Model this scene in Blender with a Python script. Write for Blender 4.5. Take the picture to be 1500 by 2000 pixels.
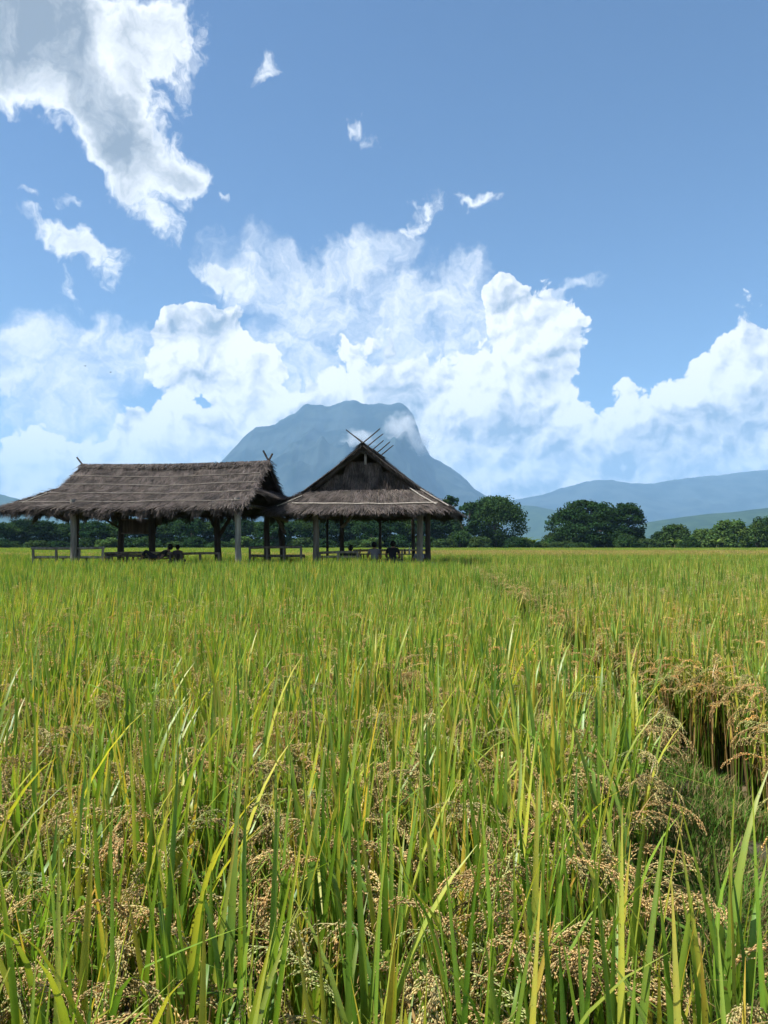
import bpy, bmesh, math, random
import numpy as np
from mathutils import Vector, Matrix, Euler, noise as mnoise

# ------------------------------------------------------------------ scene, camera, sky, sun, exposure
for o in list(bpy.data.objects):
    bpy.data.objects.remove(o)
scn = bpy.context.scene
col = scn.collection
rng = np.random.default_rng(7)
random.seed(7)
R = math.radians

CAM_H = 1.55
PITCH = math.atan(65 / 1500)
FPX = 1500.0
cam_d = bpy.data.cameras.new('camera')
cam_d.sensor_fit = 'AUTO'; cam_d.sensor_width = 36; cam_d.lens = 27.0
cam_d.clip_start = 0.05; cam_d.clip_end = 90000
cam = bpy.data.objects.new('camera', cam_d)
cam.location = (0, 0, CAM_H)
cam.rotation_euler = (math.pi / 2 + PITCH, 0, 0)
col.objects.link(cam); scn.camera = cam

SUN_EL, SUN_AZ = R(57), R(-104)          # azimuth from the view direction, negative = left
sun_dir = Vector((math.cos(SUN_EL) * math.sin(SUN_AZ), math.cos(SUN_EL) * math.cos(SUN_AZ), math.sin(SUN_EL)))
sd = bpy.data.lights.new('sun', 'SUN'); sd.energy = 5.0; sd.angle = R(0.53); sd.color = (1.0, 0.95, 0.87)
sun = bpy.data.objects.new('sun', sd)
sun.rotation_euler = (-sun_dir).to_track_quat('-Z', 'Y').to_euler()
sun.location = (-20, -5, 40); col.objects.link(sun)

scn.view_settings.view_transform = 'Standard'
scn.view_settings.look = 'None'
scn.view_settings.gamma = 1.0
scn.view_settings.exposure = 1.08
scn.view_settings.use_curve_mapping = False
cy = scn.cycles
cy.use_denoising = True
cy.max_bounces = 5; cy.diffuse_bounces = 3; cy.glossy_bounces = 2; cy.transmission_bounces = 3
cy.transparent_max_bounces = 6; cy.volume_bounces = 1
cy.caustics_reflective = False; cy.caustics_refractive = False
cy.use_adaptive_sampling = True; cy.adaptive_threshold = 0.02
cy.sample_clamp_indirect = 6.0


def pix_dir(px, py):
    u = (px - 750) / FPX; v = (1000 - py) / FPX
    c, s = math.cos(PITCH), math.sin(PITCH)
    return u, c - v * s, s + v * c


def W(px, py, d):
    """world point on the photo ray at distance d along the field"""
    x, y, z = pix_dir(px, py)
    return Vector((x * d / y, d, CAM_H + z * d / y))


def azel(px, py):
    x, y, z = pix_dir(px, py)
    return math.atan2(x, y), math.atan2(z, math.hypot(x, y))


# ---- node helper
class NB:
    def __init__(s, tree):
        s.t = tree; s.n = tree.nodes; s.l = tree.links
    def put(s, sock, v):
        if v is None: return
        if isinstance(v, bpy.types.NodeSocket): s.l.new(v, sock)
        else: sock.default_value = v
    def m(s, op, a, b=None, c=None, clamp=False):
        n = s.n.new('ShaderNodeMath'); n.operation = op; n.use_clamp = clamp
        for k, v in enumerate((a, b, c)):
            if v is not None: s.put(n.inputs[k], v)
        return n.outputs[0]
    def vm(s, op, a, b=None, scale=None):
        n = s.n.new('ShaderNodeVectorMath'); n.operation = op
        s.put(n.inputs[0], a)
        if b is not None: s.put(n.inputs[1], b)
        if scale is not None: s.put(n.inputs['Scale'], scale)
        return n.outputs['Value'] if op in ('LENGTH', 'DOT_PRODUCT') else n.outputs[0]
    def noise(s, vec, scale, detail=4, rough=0.5, dims='3D', dist=0.0, lac=2.0):
        n = s.n.new('ShaderNodeTexNoise'); n.noise_dimensions = dims
        s.put(n.inputs['Vector'], vec); n.inputs['Scale'].default_value = scale
        n.inputs['Detail'].default_value = detail; n.inputs['Roughness'].default_value = rough
        n.inputs['Distortion'].default_value = dist; n.inputs['Lacunarity'].default_value = lac
        return n
    def ss(s, x, lo, hi, a=0.0, b=1.0):
        n = s.n.new('ShaderNodeMapRange'); n.interpolation_type = 'SMOOTHSTEP'
        s.put(n.inputs[0], x)
        for k, v in zip((1, 2, 3, 4), (lo, hi, a, b)): s.put(n.inputs[k], v)
        return n.outputs[0]
    def mix(s, f, a, b, blend='MIX'):
        n = s.n.new('ShaderNodeMix'); n.data_type = 'RGBA'; n.blend_type = blend
        s.put(n.inputs[0], f)
        for k, v in ((6, a), (7, b)):
            if isinstance(v, tuple) and len(v) == 3: v = v + (1,)
            s.put(n.inputs[k], v)
        return n.outputs[2]


# ---- world: physical sky with procedural cumulus
world = bpy.data.worlds.new('World'); scn.world = world; world.use_nodes = True
wt = world.node_tree; wt.nodes.clear(); B = NB(wt)
out = wt.nodes.new('ShaderNodeOutputWorld'); bg = wt.nodes.new('ShaderNodeBackground')
wt.links.new(bg.outputs[0], out.inputs[0])
sky = wt.nodes.new('ShaderNodeTexSky'); sky.sky_type = 'NISHITA'; sky.sun_disc = False
sky.sun_elevation = SUN_EL; sky.sun_rotation = SUN_AZ
sky.altitude = 300; sky.air_density = 1.0; sky.dust_density = 0.4; sky.ozone_density = 2.0
SKY_STR = 0.068
bg.inputs['Strength'].default_value = SKY_STR
tc = wt.nodes.new('ShaderNodeTexCoord')
sep = wt.nodes.new('ShaderNodeSeparateXYZ'); wt.links.new(tc.outputs['Generated'], sep.inputs[0])
AZ = B.m('ARCTAN2', sep.outputs[0], sep.outputs[1])
EL = B.m('ARCSINE', sep.outputs[2])
cmb = wt.nodes.new('ShaderNodeCombineXYZ'); wt.links.new(AZ, cmb.inputs[0]); wt.links.new(EL, cmb.inputs[1]); cmb.inputs[2].default_value = 1.0
P = cmb.outputs[0]
wn = B.noise(P, 13.0, 4, 0.6, '2D')
warp = B.vm('MULTIPLY', B.vm('SUBTRACT', wn.outputs['Color'], (0.5, 0.5, 0.5)), (0.075, 0.075, 0.0))
PW = B.vm('ADD', P, warp)
SUN2 = (-0.007, 0.008, 0)
fb = B.noise(PW, 24.0, 8, 0.62, '2D').outputs['Fac']
fb_s = B.noise(B.vm('ADD', PW, SUN2), 24.0, 5, 0.62, '2D').outputs['Fac']
rel_f = B.m('SUBTRACT', fb, fb_s)


def billow(vec, scale, detail):
    n = wt.nodes.new('ShaderNodeTexVoronoi'); n.voronoi_dimensions = '2D'; n.feature = 'F1'
    n.normalize = True
    B.put(n.inputs['Vector'], vec); n.inputs['Scale'].default_value = scale
    n.inputs['Detail'].default_value = detail; n.inputs['Roughness'].default_value = 0.5
    n.inputs['Lacunarity'].default_value = 2.3
    n.inputs['Randomness'].default_value = 1.0
    return B.m('SUBTRACT', 1.0, n.outputs['Distance'])


PW2 = B.vm('ADD', P, B.vm('SCALE', warp, scale=0.45))
bil = billow(PW2, 19.0, 2.6)
bil_s = billow(B.vm('ADD', PW2, SUN2), 19.0, 2.0)
relief = B.m('SUBTRACT', bil, bil_s)
PW3 = B.vm('ADD', P, B.vm('MULTIPLY', warp, (0.6, 0.6, 0.0)))
bl1 = B.noise(PW3, 9.0, 3, 0.5, '2D').outputs['Fac']
bl2 = B.noise(B.vm('ADD', PW3, (-0.02, 0.024, 0)), 9.0, 2, 0.5, '2D').outputs['Fac']
broad = B.m('SUBTRACT', bl1, bl2)


def blob(px, py, rx, ry, rot=0, strength=1.0, vec=None):
    """strength - (rotated, scaled distance)^2 ; the vector carries 1 in z so each axis is one dot product"""
    a, e = azel(px, py)
    a1, e1 = azel(px + 10, py); a2, e2 = azel(px, py + 10)
    q = math.sqrt(strength)
    kx = q / (rx * abs(a1 - a) / 10); ky = q / (ry * abs(e2 - e) / 10)
    c_, s_ = math.cos(R(rot)), math.sin(R(rot))
    v = vec or PW
    X = B.vm('DOT_PRODUCT', v, (c_ * kx, s_ * kx, -(c_ * a + s_ * e) * kx))
    Y = B.vm('DOT_PRODUCT', v, (-s_ * ky, c_ * ky, -(-s_ * a + c_ * e) * ky))
    return B.m('SUBTRACT', strength, B.m('MULTIPLY_ADD', Y, Y, B.m('MULTIPLY', X, X)))


def union(vals, k=0.25):
    v = vals[0]
    for w in vals[1:]:
        n = wt.nodes.new('ShaderNodeMath'); n.operation = 'SMOOTH_MAX'
        B.put(n.inputs[0], v); B.put(n.inputs[1], w); n.inputs[2].default_value = k
        v = n.outputs[0]
    return v


# A: soft high veils
veil = union([blob(600, 590, 200, 85, -22), blob(850, 650, 200, 130, -10), blob(690, 515, 120, 50, 16, .8), blob(900, 560, 50, 66, 0, .7),
              blob(110, 680, 250, 70, 4), blob(130, 790, 130, 120, 0, .75), blob(1112, 572, 70, 11, 22, .55), blob(560, 720, 120, 90, 0),
              blob(300, 870, 260, 60, 0, .5)], .4)
denA = B.m('ADD', B.m('MINIMUM', veil, 0.6), B.m('MULTIPLY', B.m('SUBTRACT', fb, 0.5), 1.5))
alA = B.m('MULTIPLY', B.ss(denA, -0.35, 0.85), 0.9)
# B: cumulus bank along the horizon (profile of its tops against azimuth) and towers
prof = [(-900, 800), (-500, 770), (-200, 830), (0, 858), (70, 848), (150, 856), (185, 885), (225, 850), (270, 826), (310, 806), (360, 790), (400, 770), (450, 735),
        (520, 745), (560, 755), (600, 742), (650, 716), (700, 698), (750, 692), (800, 706), (860, 716), (900, 708), (960, 690), (1100, 750), (1125, 800),
        (1170, 806), (1210, 796), (1260, 780), (1310, 752), (1350, 730), (1390, 694), (1430, 646), (1470, 636), (1530, 656), (1600, 690), (1800, 740), (2200, 800)]
A0, A1 = -0.8, 0.8
fc = wt.nodes.new('ShaderNodeFloatCurve')
sepw = wt.nodes.new('ShaderNodeSeparateXYZ'); wt.links.new(PW2, sepw.inputs[0])
azn = B.m('PINGPONG', B.m('SUBTRACT', sepw.outputs[0], A0), A1 - A0)
wt.links.new(B.m('DIVIDE', azn, A1 - A0), fc.inputs['Value'])
cur = fc.mapping.curves[0]
pts = []
for px, py in prof:
    a, e = azel(px, py)
    t = (a - A0) / (A1 - A0)
    if 0 < t < 1: pts.append((t, min(1, max(0, e / 0.5))))
pts = [(0.0, pts[0][1])] + pts + [(1.0, pts[-1][1])]
while len(cur.points) < len(pts): cur.points.new(0.5, 0.5)
for p, (x, y) in zip(cur.points, pts): p.location = (x, y); p.handle_type = 'AUTO_CLAMPED'
fc.mapping.update()
top = B.m('MULTIPLY', fc.outputs[0], 0.5)
bank = B.m('MINIMUM', B.m('MULTIPLY', B.m('SUBTRACT', top, sepw.outputs[1]), 16.0), 1.7)
tow = union([bank, blob(390, 690, 104, 84, 24, 1, PW2), blob(335, 648, 46, 46, 0, 1, PW2), blob(475, 765, 82, 100, 20, 1, PW2), blob(415, 636, 38, 42, 0, 1, PW2),
             blob(1045, 700, 92, 140, -6, 1, PW2), blob(985, 590, 46, 50, 0, 1, PW2), blob(1090, 650, 44, 38, 0, 1, PW2)], .15)
denB = B.m('ADD', B.m('ADD', tow, B.m('MULTIPLY', B.m('SUBTRACT', bil, 0.60), 2.0)), B.m('MULTIPLY', B.m('SUBTRACT', fb, 0.5), 0.7))
alB = B.ss(denB, 0.0, 0.14)
# C: broken clouds high on the left
brk = union([blob(40, 30, 330, 190, -16, 2.2), blob(285, 60, 125, 115, 0, 1.2), blob(200, 220, 205, 105, -44, 2.2), blob(325, 325, 74, 76, 0, 1.3), blob(440, 535, 78, 26, -28, .75),
             blob(140, 485, 118, 40, -16, .85), blob(215, 530, 70, 34, -45, .65), blob(138, 575, 18, 40, 15, .5), blob(312, 438, 62, 34, -30, .6), blob(140, 411, 26, 8, 8, .42), blob(85, 389, 22, 9, -12, .2),
             blob(516, 144, 32, 25, 40, .6), blob(712, 270, 40, 24, -20, .5), blob(820, 428, 56, 24, 34, .6), blob(938, 393, 40, 17, -12, .55), blob(8, 750, 40, 24, 0, .7), blob(430, 388, 14, 9, -30, .2),
             blob(20, 215, 36, 14, -20, .25), blob(415, 45, 16, 18, 30, .3)])
outside = B.m('MULTIPLY', B.ss(B.m('ABSOLUTE', AZ), 0.62, 0.95), B.m('SUBTRACT', B.m('MULTIPLY', B.noise(P, 3.1, 2, 0.5, '2D').outputs['Fac'], 3.2), 1.75))
brk = B.m('MAXIMUM', brk, B.m('ADD', outside, B.m('MULTIPLY', B.ss(B.m('ABSOLUTE', AZ), 0.62, 0.95, 1, 0), -3.0)))
denC = B.m('ADD', B.m('ADD', B.m('MAXIMUM', brk, -2), B.m('MULTIPLY', B.m('SUBTRACT', fb, 0.5), 2.6)), B.m('MULTIPLY', B.m('SUBTRACT', bil, 0.64), 1.2))
alC = B.ss(denC, 0.0, 0.95)
K = 0.74 / SKY_STR
def ck(r, g, b): return (r * K, g * K, b * K, 1)
liB = B.m('ADD', B.m('ADD', 0.88, B.m('MULTIPLY', relief, 2.5)), B.m('MULTIPLY', B.ss(denB, 0.15, 2.0), -0.40))  # cloud light painted in: sides towards the sun brighter, thick parts shaded darker
liB = B.m('ADD', liB, B.m('MULTIPLY', broad, 2.2))
liB = B.m('ADD', B.m('ADD', liB, B.m('MULTIPLY', B.m('SUBTRACT', fb, 0.5), 0.35)), B.m('MULTIPLY', rel_f, 0.9), clamp=True)
liC = B.m('ADD', B.m('ADD', B.m('MULTIPLY_ADD', broad, 1.0, 1.0), B.m('MULTIPLY', rel_f, 1.0)), B.m('MULTIPLY', B.ss(denC, 0.5, 2.1), -0.9), clamp=True)
liA = B.m('ADD', B.m('ADD', 0.62, B.m('MULTIPLY', rel_f, 1.3)), B.m('MULTIPLY', B.m('SUBTRACT', fb, 0.5), 0.9), clamp=True)
cB = B.mix(liB, ck(.22, .28, .36), ck(.84, .83, .82))
cC = B.mix(liC, ck(.21, .25, .30), ck(.74, .76, .78))
cA = B.mix(liA, ck(.38, .46, .58), ck(.76, .77, .79))
skyc = B.mix(1.0, sky.outputs[0], (0.74, 0.88, 1.0, 1), 'MULTIPLY')
c1 = B.mix(alA, skyc, cA)
c2 = B.mix(alC, c1, cC)
c3 = B.mix(B.m('MULTIPLY', alB, 0.97), c2, cB)
wt.links.new(c3, bg.inputs['Color'])
world.cycles.sampling_method = 'MANUAL'; world.cycles.sample_map_resolution = 512

# ------------------------------------------------------------------ helpers
def mesh_np(name, V, F, C=None, smooth=False):
    V = np.asarray(V, np.float32); F = np.asarray(F, np.int32)
    me = bpy.data.meshes.new(name)
    n = len(F); k = F.shape[1]
    me.vertices.add(len(V)); me.vertices.foreach_set('co', V.ravel())
    me.loops.add(n * k); me.loops.foreach_set('vertex_index', F.ravel())
    me.polygons.add(n); me.polygons.foreach_set('loop_start', np.arange(0, n * k, k, dtype=np.int32))
    if smooth: me.polygons.foreach_set('use_smooth', np.ones(n, bool))
    me.update(calc_edges=True)
    if C is not None: paint(me, C)
    return me


def paint(me, C):
    a = me.color_attributes.new('Col', 'FLOAT_COLOR', 'POINT')
    c4 = np.ones((len(me.vertices), 4), np.float32); c4[:, :3] = C
    a.data.foreach_set('color', c4.ravel())


def link(name, me, mat=None, parent=None):
    o = bpy.data.objects.new(name, me); col.objects.link(o)
    if mat is not None and len(me.materials) == 0: me.materials.append(mat)
    if parent is not None: o.parent = parent
    return o


def tag(o, label=None, cat=None, group=None, kind=None):
    if label: o['label'] = label
    if cat: o['category'] = cat
    if group: o['group'] = group
    if kind: o['kind'] = kind
    return o


def empty(name, loc=(0, 0, 0), rz=0.0):
    o = bpy.data.objects.new(name, None); col.objects.link(o)
    o.empty_display_size = 0.1
    o.location = loc; o.rotation_euler = (0, 0, rz)
    return o


class Acc:
    """collects triangles/quads (as quads) with colours"""
    def __init__(s): s.V = []; s.F = []; s.C = []; s.n = 0
    def add(s, V, F, C):
        V = np.asarray(V, float); F = np.asarray(F, int)
        if F.shape[1] == 3: F = np.concatenate([F, -np.ones((len(F), 1), int) - s.n], 1)
        s.V.append(V); s.F.append(np.where(F < 0, -1, F + s.n)); C = np.asarray(C, float)
        s.C.append(np.broadcast_to(C, (len(V), 3)) if C.ndim == 1 else C); s.n += len(V)
    def mesh(s, name, smooth=False):
        V = np.concatenate(s.V); F = np.concatenate(s.F); C = np.concatenate(s.C)
        me = bpy.data.meshes.new(name)
        tri = F[:, 3] < 0
        order = np.concatenate([F[~tri].ravel(), F[tri][:, :3].ravel()])
        nq, nt = int((~tri).sum()), int(tri.sum())
        starts = np.concatenate([np.arange(nq) * 4, nq * 4 + np.arange(nt) * 3]).astype(np.int32)
        me.vertices.add(len(V)); me.vertices.foreach_set('co', V.astype(np.float32).ravel())
        me.loops.add(len(order)); me.loops.foreach_set('vertex_index', order.astype(np.int32))
        me.polygons.add(nq + nt); me.polygons.foreach_set('loop_start', starts)
        if smooth: me.polygons.foreach_set('use_smooth', np.ones(nq + nt, bool))
        me.update(calc_edges=True); paint(me, C)
        return me


def tube(acc, pts, radii, sides=8, colr=(.2, .2, .2), cap=True, jitter=0.0):
    pts = [Vector(p) for p in pts]
    if np.isscalar(radii): radii = [radii] * len(pts)
    V = []; 
    ref = Vector((0.31, 0.2, 0.93)).normalized()
    for i, p in enumerate(pts):
        t = (pts[min(i + 1, len(pts) - 1)] - pts[max(i - 1, 0)]).normalized()
        a = t.cross(Vector((1, 0, 0)) if abs(t.x) < 0.8 else Vector((0, 1, 0))).normalized(); b = t.cross(a)
        for k in range(sides):
            th = 2 * math.pi * k / sides
            r = radii[i] * (1 + jitter * (random.random() - .5))
            V.append(p + (a * math.cos(th) + b * math.sin(th)) * r)
    F = []
    for i in range(len(pts) - 1):
        for k in range(sides):
            k2 = (k + 1) % sides
            F.append((i * sides + k, i * sides + k2, (i + 1) * sides + k2, (i + 1) * sides + k))
    acc.add([tuple(v) for v in V], F, colr)
    if cap:
        for i in (0, len(pts) - 1):
            c = acc.n
            ring = [V[i * sides + k] for k in range(sides)]
            acc.add([tuple(v) for v in ring] + [tuple(pts[i])], [(k, (k + 1) % sides, sides) for k in range(sides)], colr)


def boxv(acc, lo, hi, colr=(.2, .2, .2), M=None):
    x0, y0, z0 = lo; x1, y1, z1 = hi
    V = [Vector(v) for v in ((x0, y0, z0), (x1, y0, z0), (x1, y1, z0), (x0, y1, z0), (x0, y0, z1), (x1, y0, z1), (x1, y1, z1), (x0, y1, z1))]
    if M is not None: V = [M @ v for v in V]
    acc.add([tuple(v) for v in V], [(0, 3, 2, 1), (4, 5, 6, 7), (0, 1, 5, 4), (1, 2, 6, 5), (2, 3, 7, 6), (3, 0, 4, 7)], colr)


# ------------------------------------------------------------------ materials
def new_mat(name):
    m = bpy.data.materials.new(name); m.use_nodes = True
    t = m.node_tree; t.nodes.clear()
    o = t.nodes.new('ShaderNodeOutputMaterial')
    return m, NB(t), o


def plant_mat(name, transl=0.35, gloss=0.06, var=0.25, spots=False, rough=0.45):
    m, b, o = new_mat(name)
    at = b.n.new('ShaderNodeAttribute'); at.attribute_name = 'Col'
    oi = b.n.new('ShaderNodeObjectInfo')
    c = b.mix(1.0, at.outputs['Color'], b.mix(oi.outputs['Random'], (1 - var, 1 - var * .7, 1 - var, 1), (1 + var, 1 + var * .7, 1 + var * .6, 1)), 'MULTIPLY')
    if spots:
        tcn = b.n.new('ShaderNodeTexCoord')
        s = b.noise(tcn.outputs['Object'], 95, 2, .5)
        c = b.mix(b.m('MULTIPLY', b.ss(s.outputs['Fac'], .66, .72), .75), c, (.10, .05, .015))
        s2 = b.noise(tcn.outputs['Object'], 14, 3, .6)
        c = b.mix(b.ss(s2.outputs['Fac'], .35, .7), c, b.mix(1.0, c, (1.25, 1.05, .8, 1), 'MULTIPLY'))
    d = b.n.new('ShaderNodeBsdfDiffuse'); b.put(d.inputs[0], c)
    tr = b.n.new('ShaderNodeBsdfTranslucent'); b.put(tr.inputs[0], b.mix(1.0, c, (1.15, 1.1, .6, 1), 'MULTIPLY'))
    mx = b.n.new('ShaderNodeMixShader'); mx.inputs[0].default_value = transl
    b.l.new(d.outputs[0], mx.inputs[1]); b.l.new(tr.outputs[0], mx.inputs[2])
    g = b.n.new('ShaderNodeBsdfGlossy'); g.inputs['Roughness'].default_value = rough; g.inputs[0].default_value = (.9, .95, 1, 1)
    mg = b.n.new('ShaderNodeMixShader'); mg.inputs[0].default_value = gloss
    b.l.new(mx.outputs[0], mg.inputs[1]); b.l.new(g.outputs[0], mg.inputs[2])
    b.l.new(mg.outputs[0], o.inputs[0])
    return m


def solid_mat(name, scale=8, amt=.35, rough=.85, stretch=(1, 1, 1), bump=.0, base=None):
    """colour from Col (or base) varied by noise"""
    m, b, o = new_mat(name)
    tcn = b.n.new('ShaderNodeTexCoord')
    mp = b.n.new('ShaderNodeMapping'); mp.inputs['Scale'].default_value = stretch
    b.l.new(tcn.outputs['Object'], mp.inputs[0])
    n = b.noise(mp.outputs[0], scale, 6, .6)
    if base is None:
        at = b.n.new('ShaderNodeAttribute'); at.attribute_name = 'Col'; c = at.outputs['Color']
    else: c = base + (1,)
    f = b.ss(n.outputs['Fac'], .3, .7, 1 - amt, 1 + amt)
    sc = b.n.new('ShaderNodeVectorMath'); sc.operation = 'SCALE'; b.put(sc.inputs[0], c if not isinstance(c, tuple) else c[:3]); b.put(sc.inputs['Scale'], f)
    p = b.n.new('ShaderNodeBsdfPrincipled'); b.l.new(sc.outputs[0], p.inputs['Base Color']); p.inputs['Roughness'].default_value = rough
    p.inputs['Specular IOR Level'].default_value = .25
    if bump:
        bp = b.n.new('ShaderNodeBump'); bp.inputs['Strength'].default_value = .6; bp.inputs['Distance'].default_value = bump
        b.l.new(n.outputs['Fac'], bp.inputs['Height']); b.l.new(bp.outputs[0], p.inputs['Normal'])
    b.l.new(p.outputs[0], o.inputs[0])
    return m


M_RICE = plant_mat('rice_leaf', .48, .03, .2, True)
M_RICEF = plant_mat('rice_far', .45, .02, .24)
M_GRAIN = plant_mat('rice_grain', .42, .02, .18)
M_TREE = plant_mat('tree_foliage', .22, .0, .06, rough=.5)
M_GRASS = plant_mat('bund_grass', .35, .0, .1)
M_BARK = solid_mat('bark', 5, .4, .9, (1, 1, .3), .02)
M_WOOD = solid_mat('weathered_wood', 9, .4, .85, (1, 1, .12), .006)
M_BAMBOO = solid_mat('bamboo', 12, .25, .6, (1, 1, 1))
M_THATCH = solid_mat('thatch', 2.4, .5, .95)
M_CLOTH = solid_mat('cloth', 30, .12, .9)
M_GLASSB = solid_mat('bottle_plastic', 20, .1, .3)

# ------------------------------------------------------------------ ground, path, terrain
m, b, o = new_mat('field_soil')
g = b.n.new('ShaderNodeTexCoord'); n1 = b.noise(g.outputs['Object'], 0.9, 8, .65); n2 = b.noise(g.outputs['Object'], 0.004, 5, .6)
c = b.mix(b.ss(n1.outputs['Fac'], .3, .7), (.055, .04, .022), (.13, .095, .05))
far_len = b.vm('LENGTH', g.outputs['Object'])
c = b.mix(b.ss(far_len, 60, 260), c, b.mix(b.ss(n2.outputs['Fac'], .4, .6), (.055, .085, .02), (.035, .06, .018)))
p = b.n.new('ShaderNodeBsdfPrincipled'); p.inputs['Roughness'].default_value = .95; b.l.new(c, p.inputs['Base Color']); b.l.new(p.outputs[0], o.inputs[0])
M_SOIL = m
G = 40000.0
tag(link('ground', mesh_np('ground', [(-G, -G, 0), (G, -G, 0), (G, G, 0), (-G, G, 0)], [(0, 1, 2, 3)]), M_SOIL), kind='structure')


def path_l(y):
    return (1.34 + 0.055 * (y - 4) if y > 4 else 1.34 - 0.285 * (4 - max(y, 1.95))) + 0.04 * math.sin(y * 1.9)
def path_r(y): return path_l(y) + (0.60 if y > 2.2 else 0.75) - 0.012 * min(20, max(0.0, y - 4)) + 0.06 * math.sin(y * 1.7 + 1)

acc = Acc(); ys = np.linspace(0.6, 30, 150); V = []; NX = 9
for y in ys:
    l, r = path_l(y) - .1, path_r(y) + .1
    for k in range(NX):
        t = k / (NX - 1); x = l + (r - l) * t
        V.append((x, y, 0.004 + .11 * math.sin(math.pi * t) ** .7 + .03 * mnoise.noise((x * 4, y * 4, 0)) * math.sin(math.pi * t)))
F = [(i * NX + k, i * NX + k + 1, (i + 1) * NX + k + 1, (i + 1) * NX + k) for i in range(len(ys) - 1) for k in range(NX - 1)]
mp_, b, o = new_mat('bund_soil')
g = b.n.new('ShaderNodeTexCoord'); n1 = b.noise(g.outputs['Object'], 7, 8, .65)
p = b.n.new('ShaderNodeBsdfPrincipled'); p.inputs['Roughness'].default_value = .95
b.l.new(b.mix(b.ss(n1.outputs['Fac'], .35, .65), (.035, .035, .016), (.095, .075, .045)), p.inputs['Base Color']); b.l.new(p.outputs[0], o.inputs[0])
tag(link('path', mesh_np('path', V, F, smooth=True), mp_), kind='structure')


def mountain_mat(name, ca, cb, sc):
    m, b, o = new_mat(name)
    g = b.n.new('ShaderNodeTexCoord'); n1 = b.noise(g.outputs['Object'], sc, 8, .62)
    p = b.n.new('ShaderNodeBsdfDiffuse')
    b.l.new(b.mix(b.ss(n1.outputs['Fac'], .38, .62), ca, cb), p.inputs[0]); b.l.new(p.outputs[0], o.inputs[0])
    return m


def terrain(name, prof, d, depth_front, depth_back, mat, nx=260, ny=56, rough=.16, seed=0.0, nf=1.0):
    """a range whose crest line follows the skyline profile at distance d, eroded by ridged noise"""
    pxs = np.array([p[0] for p in prof], float); pys = np.array([p[1] for p in prof], float)
    xs = np.array([W(a, c, d).x for a, c in prof]); zs = np.array([W(a, c, d).z for a, c in prof])
    X = np.linspace(xs[0], xs[-1], nx)
    H = np.interp(X, xs, zs)
    V = []
    for j in range(ny):
        t = j / (ny - 1) * 2 - 1                      # -1 front foot .. 0 crest .. 1 back foot
        y = d + (t * depth_front if t < 0 else t * depth_back)
        for i in range(nx):
            a = abs(t)
            f = (1 - a) ** 1.25
            q = Vector((X[i] / 900 * nf + seed, y / 1300 * nf, seed))
            rg = mnoise.ridged_multi_fractal(q, 1.0, 2.1, 5, 1.0, 2.0)
            fine = mnoise.fractal((X[i] / 160 * nf, y / 160 * nf, seed), 1.0, 2.0, 4)
            w = min(1, a * 2.2) ** 1.8
            h = H[i] * (f + rough * (rg - 1.05) * w * (1 - a) * 1.6) + H[i] * .018 * fine * (1 if a < .99 else 0)
            if a > .985: h = -5
            V.append((X[i], y, h))
    F = [(j * nx + i, j * nx + i + 1, (j + 1) * nx + i + 1, (j + 1) * nx + i) for j in range(ny - 1) for i in range(nx - 1)]
    return tag(link(name, mesh_np(name, V, F, smooth=True), mat), kind='structure')


M_MTN = mountain_mat('mountain_forest', (.006, .013, .012), (.030, .042, .040), .0035)
M_HILL = mountain_mat('hill_forest', (.016, .034, .014), (.03, .055, .022), .012)
terrain('mountain', [(180, 1060), (250, 1020), (340, 985), (400, 940), (430, 906), (445, 888), (470, 862), (500, 832), (540, 825), (560, 812), (580, 801), (600, 789), (622, 786),
                     (640, 791), (665, 785), (695, 782), (720, 788), (750, 786), (775, 785), (793, 790), (806, 806), (814, 830), (824, 862), (840, 888), (870, 906),
                     (900, 925), (925, 952), (945, 966), (985, 988), (1020, 1010), (1070, 1045), (1120, 1062)], 9000, 3600, 2500, M_MTN, 380, 90, .30, 3.3)
terrain('mountain_range', [(820, 1050), (900, 990), (960, 978), (1000, 975), (1060, 964), (1100, 950), (1150, 936), (1190, 934), (1230, 941), (1280, 941), (1320, 933), (1400, 925), (1500, 914),
                           (1620, 900), (1750, 905), (1950, 940), (2150, 1000), (2400, 1050)], 11500, 3000, 3000, M_MTN, 240, 46, .12, 8.1)
terrain('foothill', [(930, 1055), (975, 1000), (1000, 984), (1040, 986), (1080, 994), (1110, 1003), (1160, 1018), (1230, 1035), (1320, 1058)], 6800, 1500, 1200, M_HILL, 120, 36, .14, 1.7)
terrain('hill', [(1190, 1060), (1230, 1040), (1262, 1019), (1300, 1013), (1350, 1006), (1390, 1001), (1430, 998), (1500, 990), (1600, 984), (1720, 990), (1900, 1020), (2100, 1058)], 4300, 1300, 1100, M_HILL, 150, 40, .14, 5.2)
terrain('hill', [(-700, 1050), (-480, 1000), (-300, 962), (-120, 950), (0, 963), (35, 972), (70, 986), (150, 1000), (250, 1014), (350, 1032), (450, 1058)], 7200, 1900, 1500, M_HILL, 160, 40, .14, 6.6)

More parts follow.
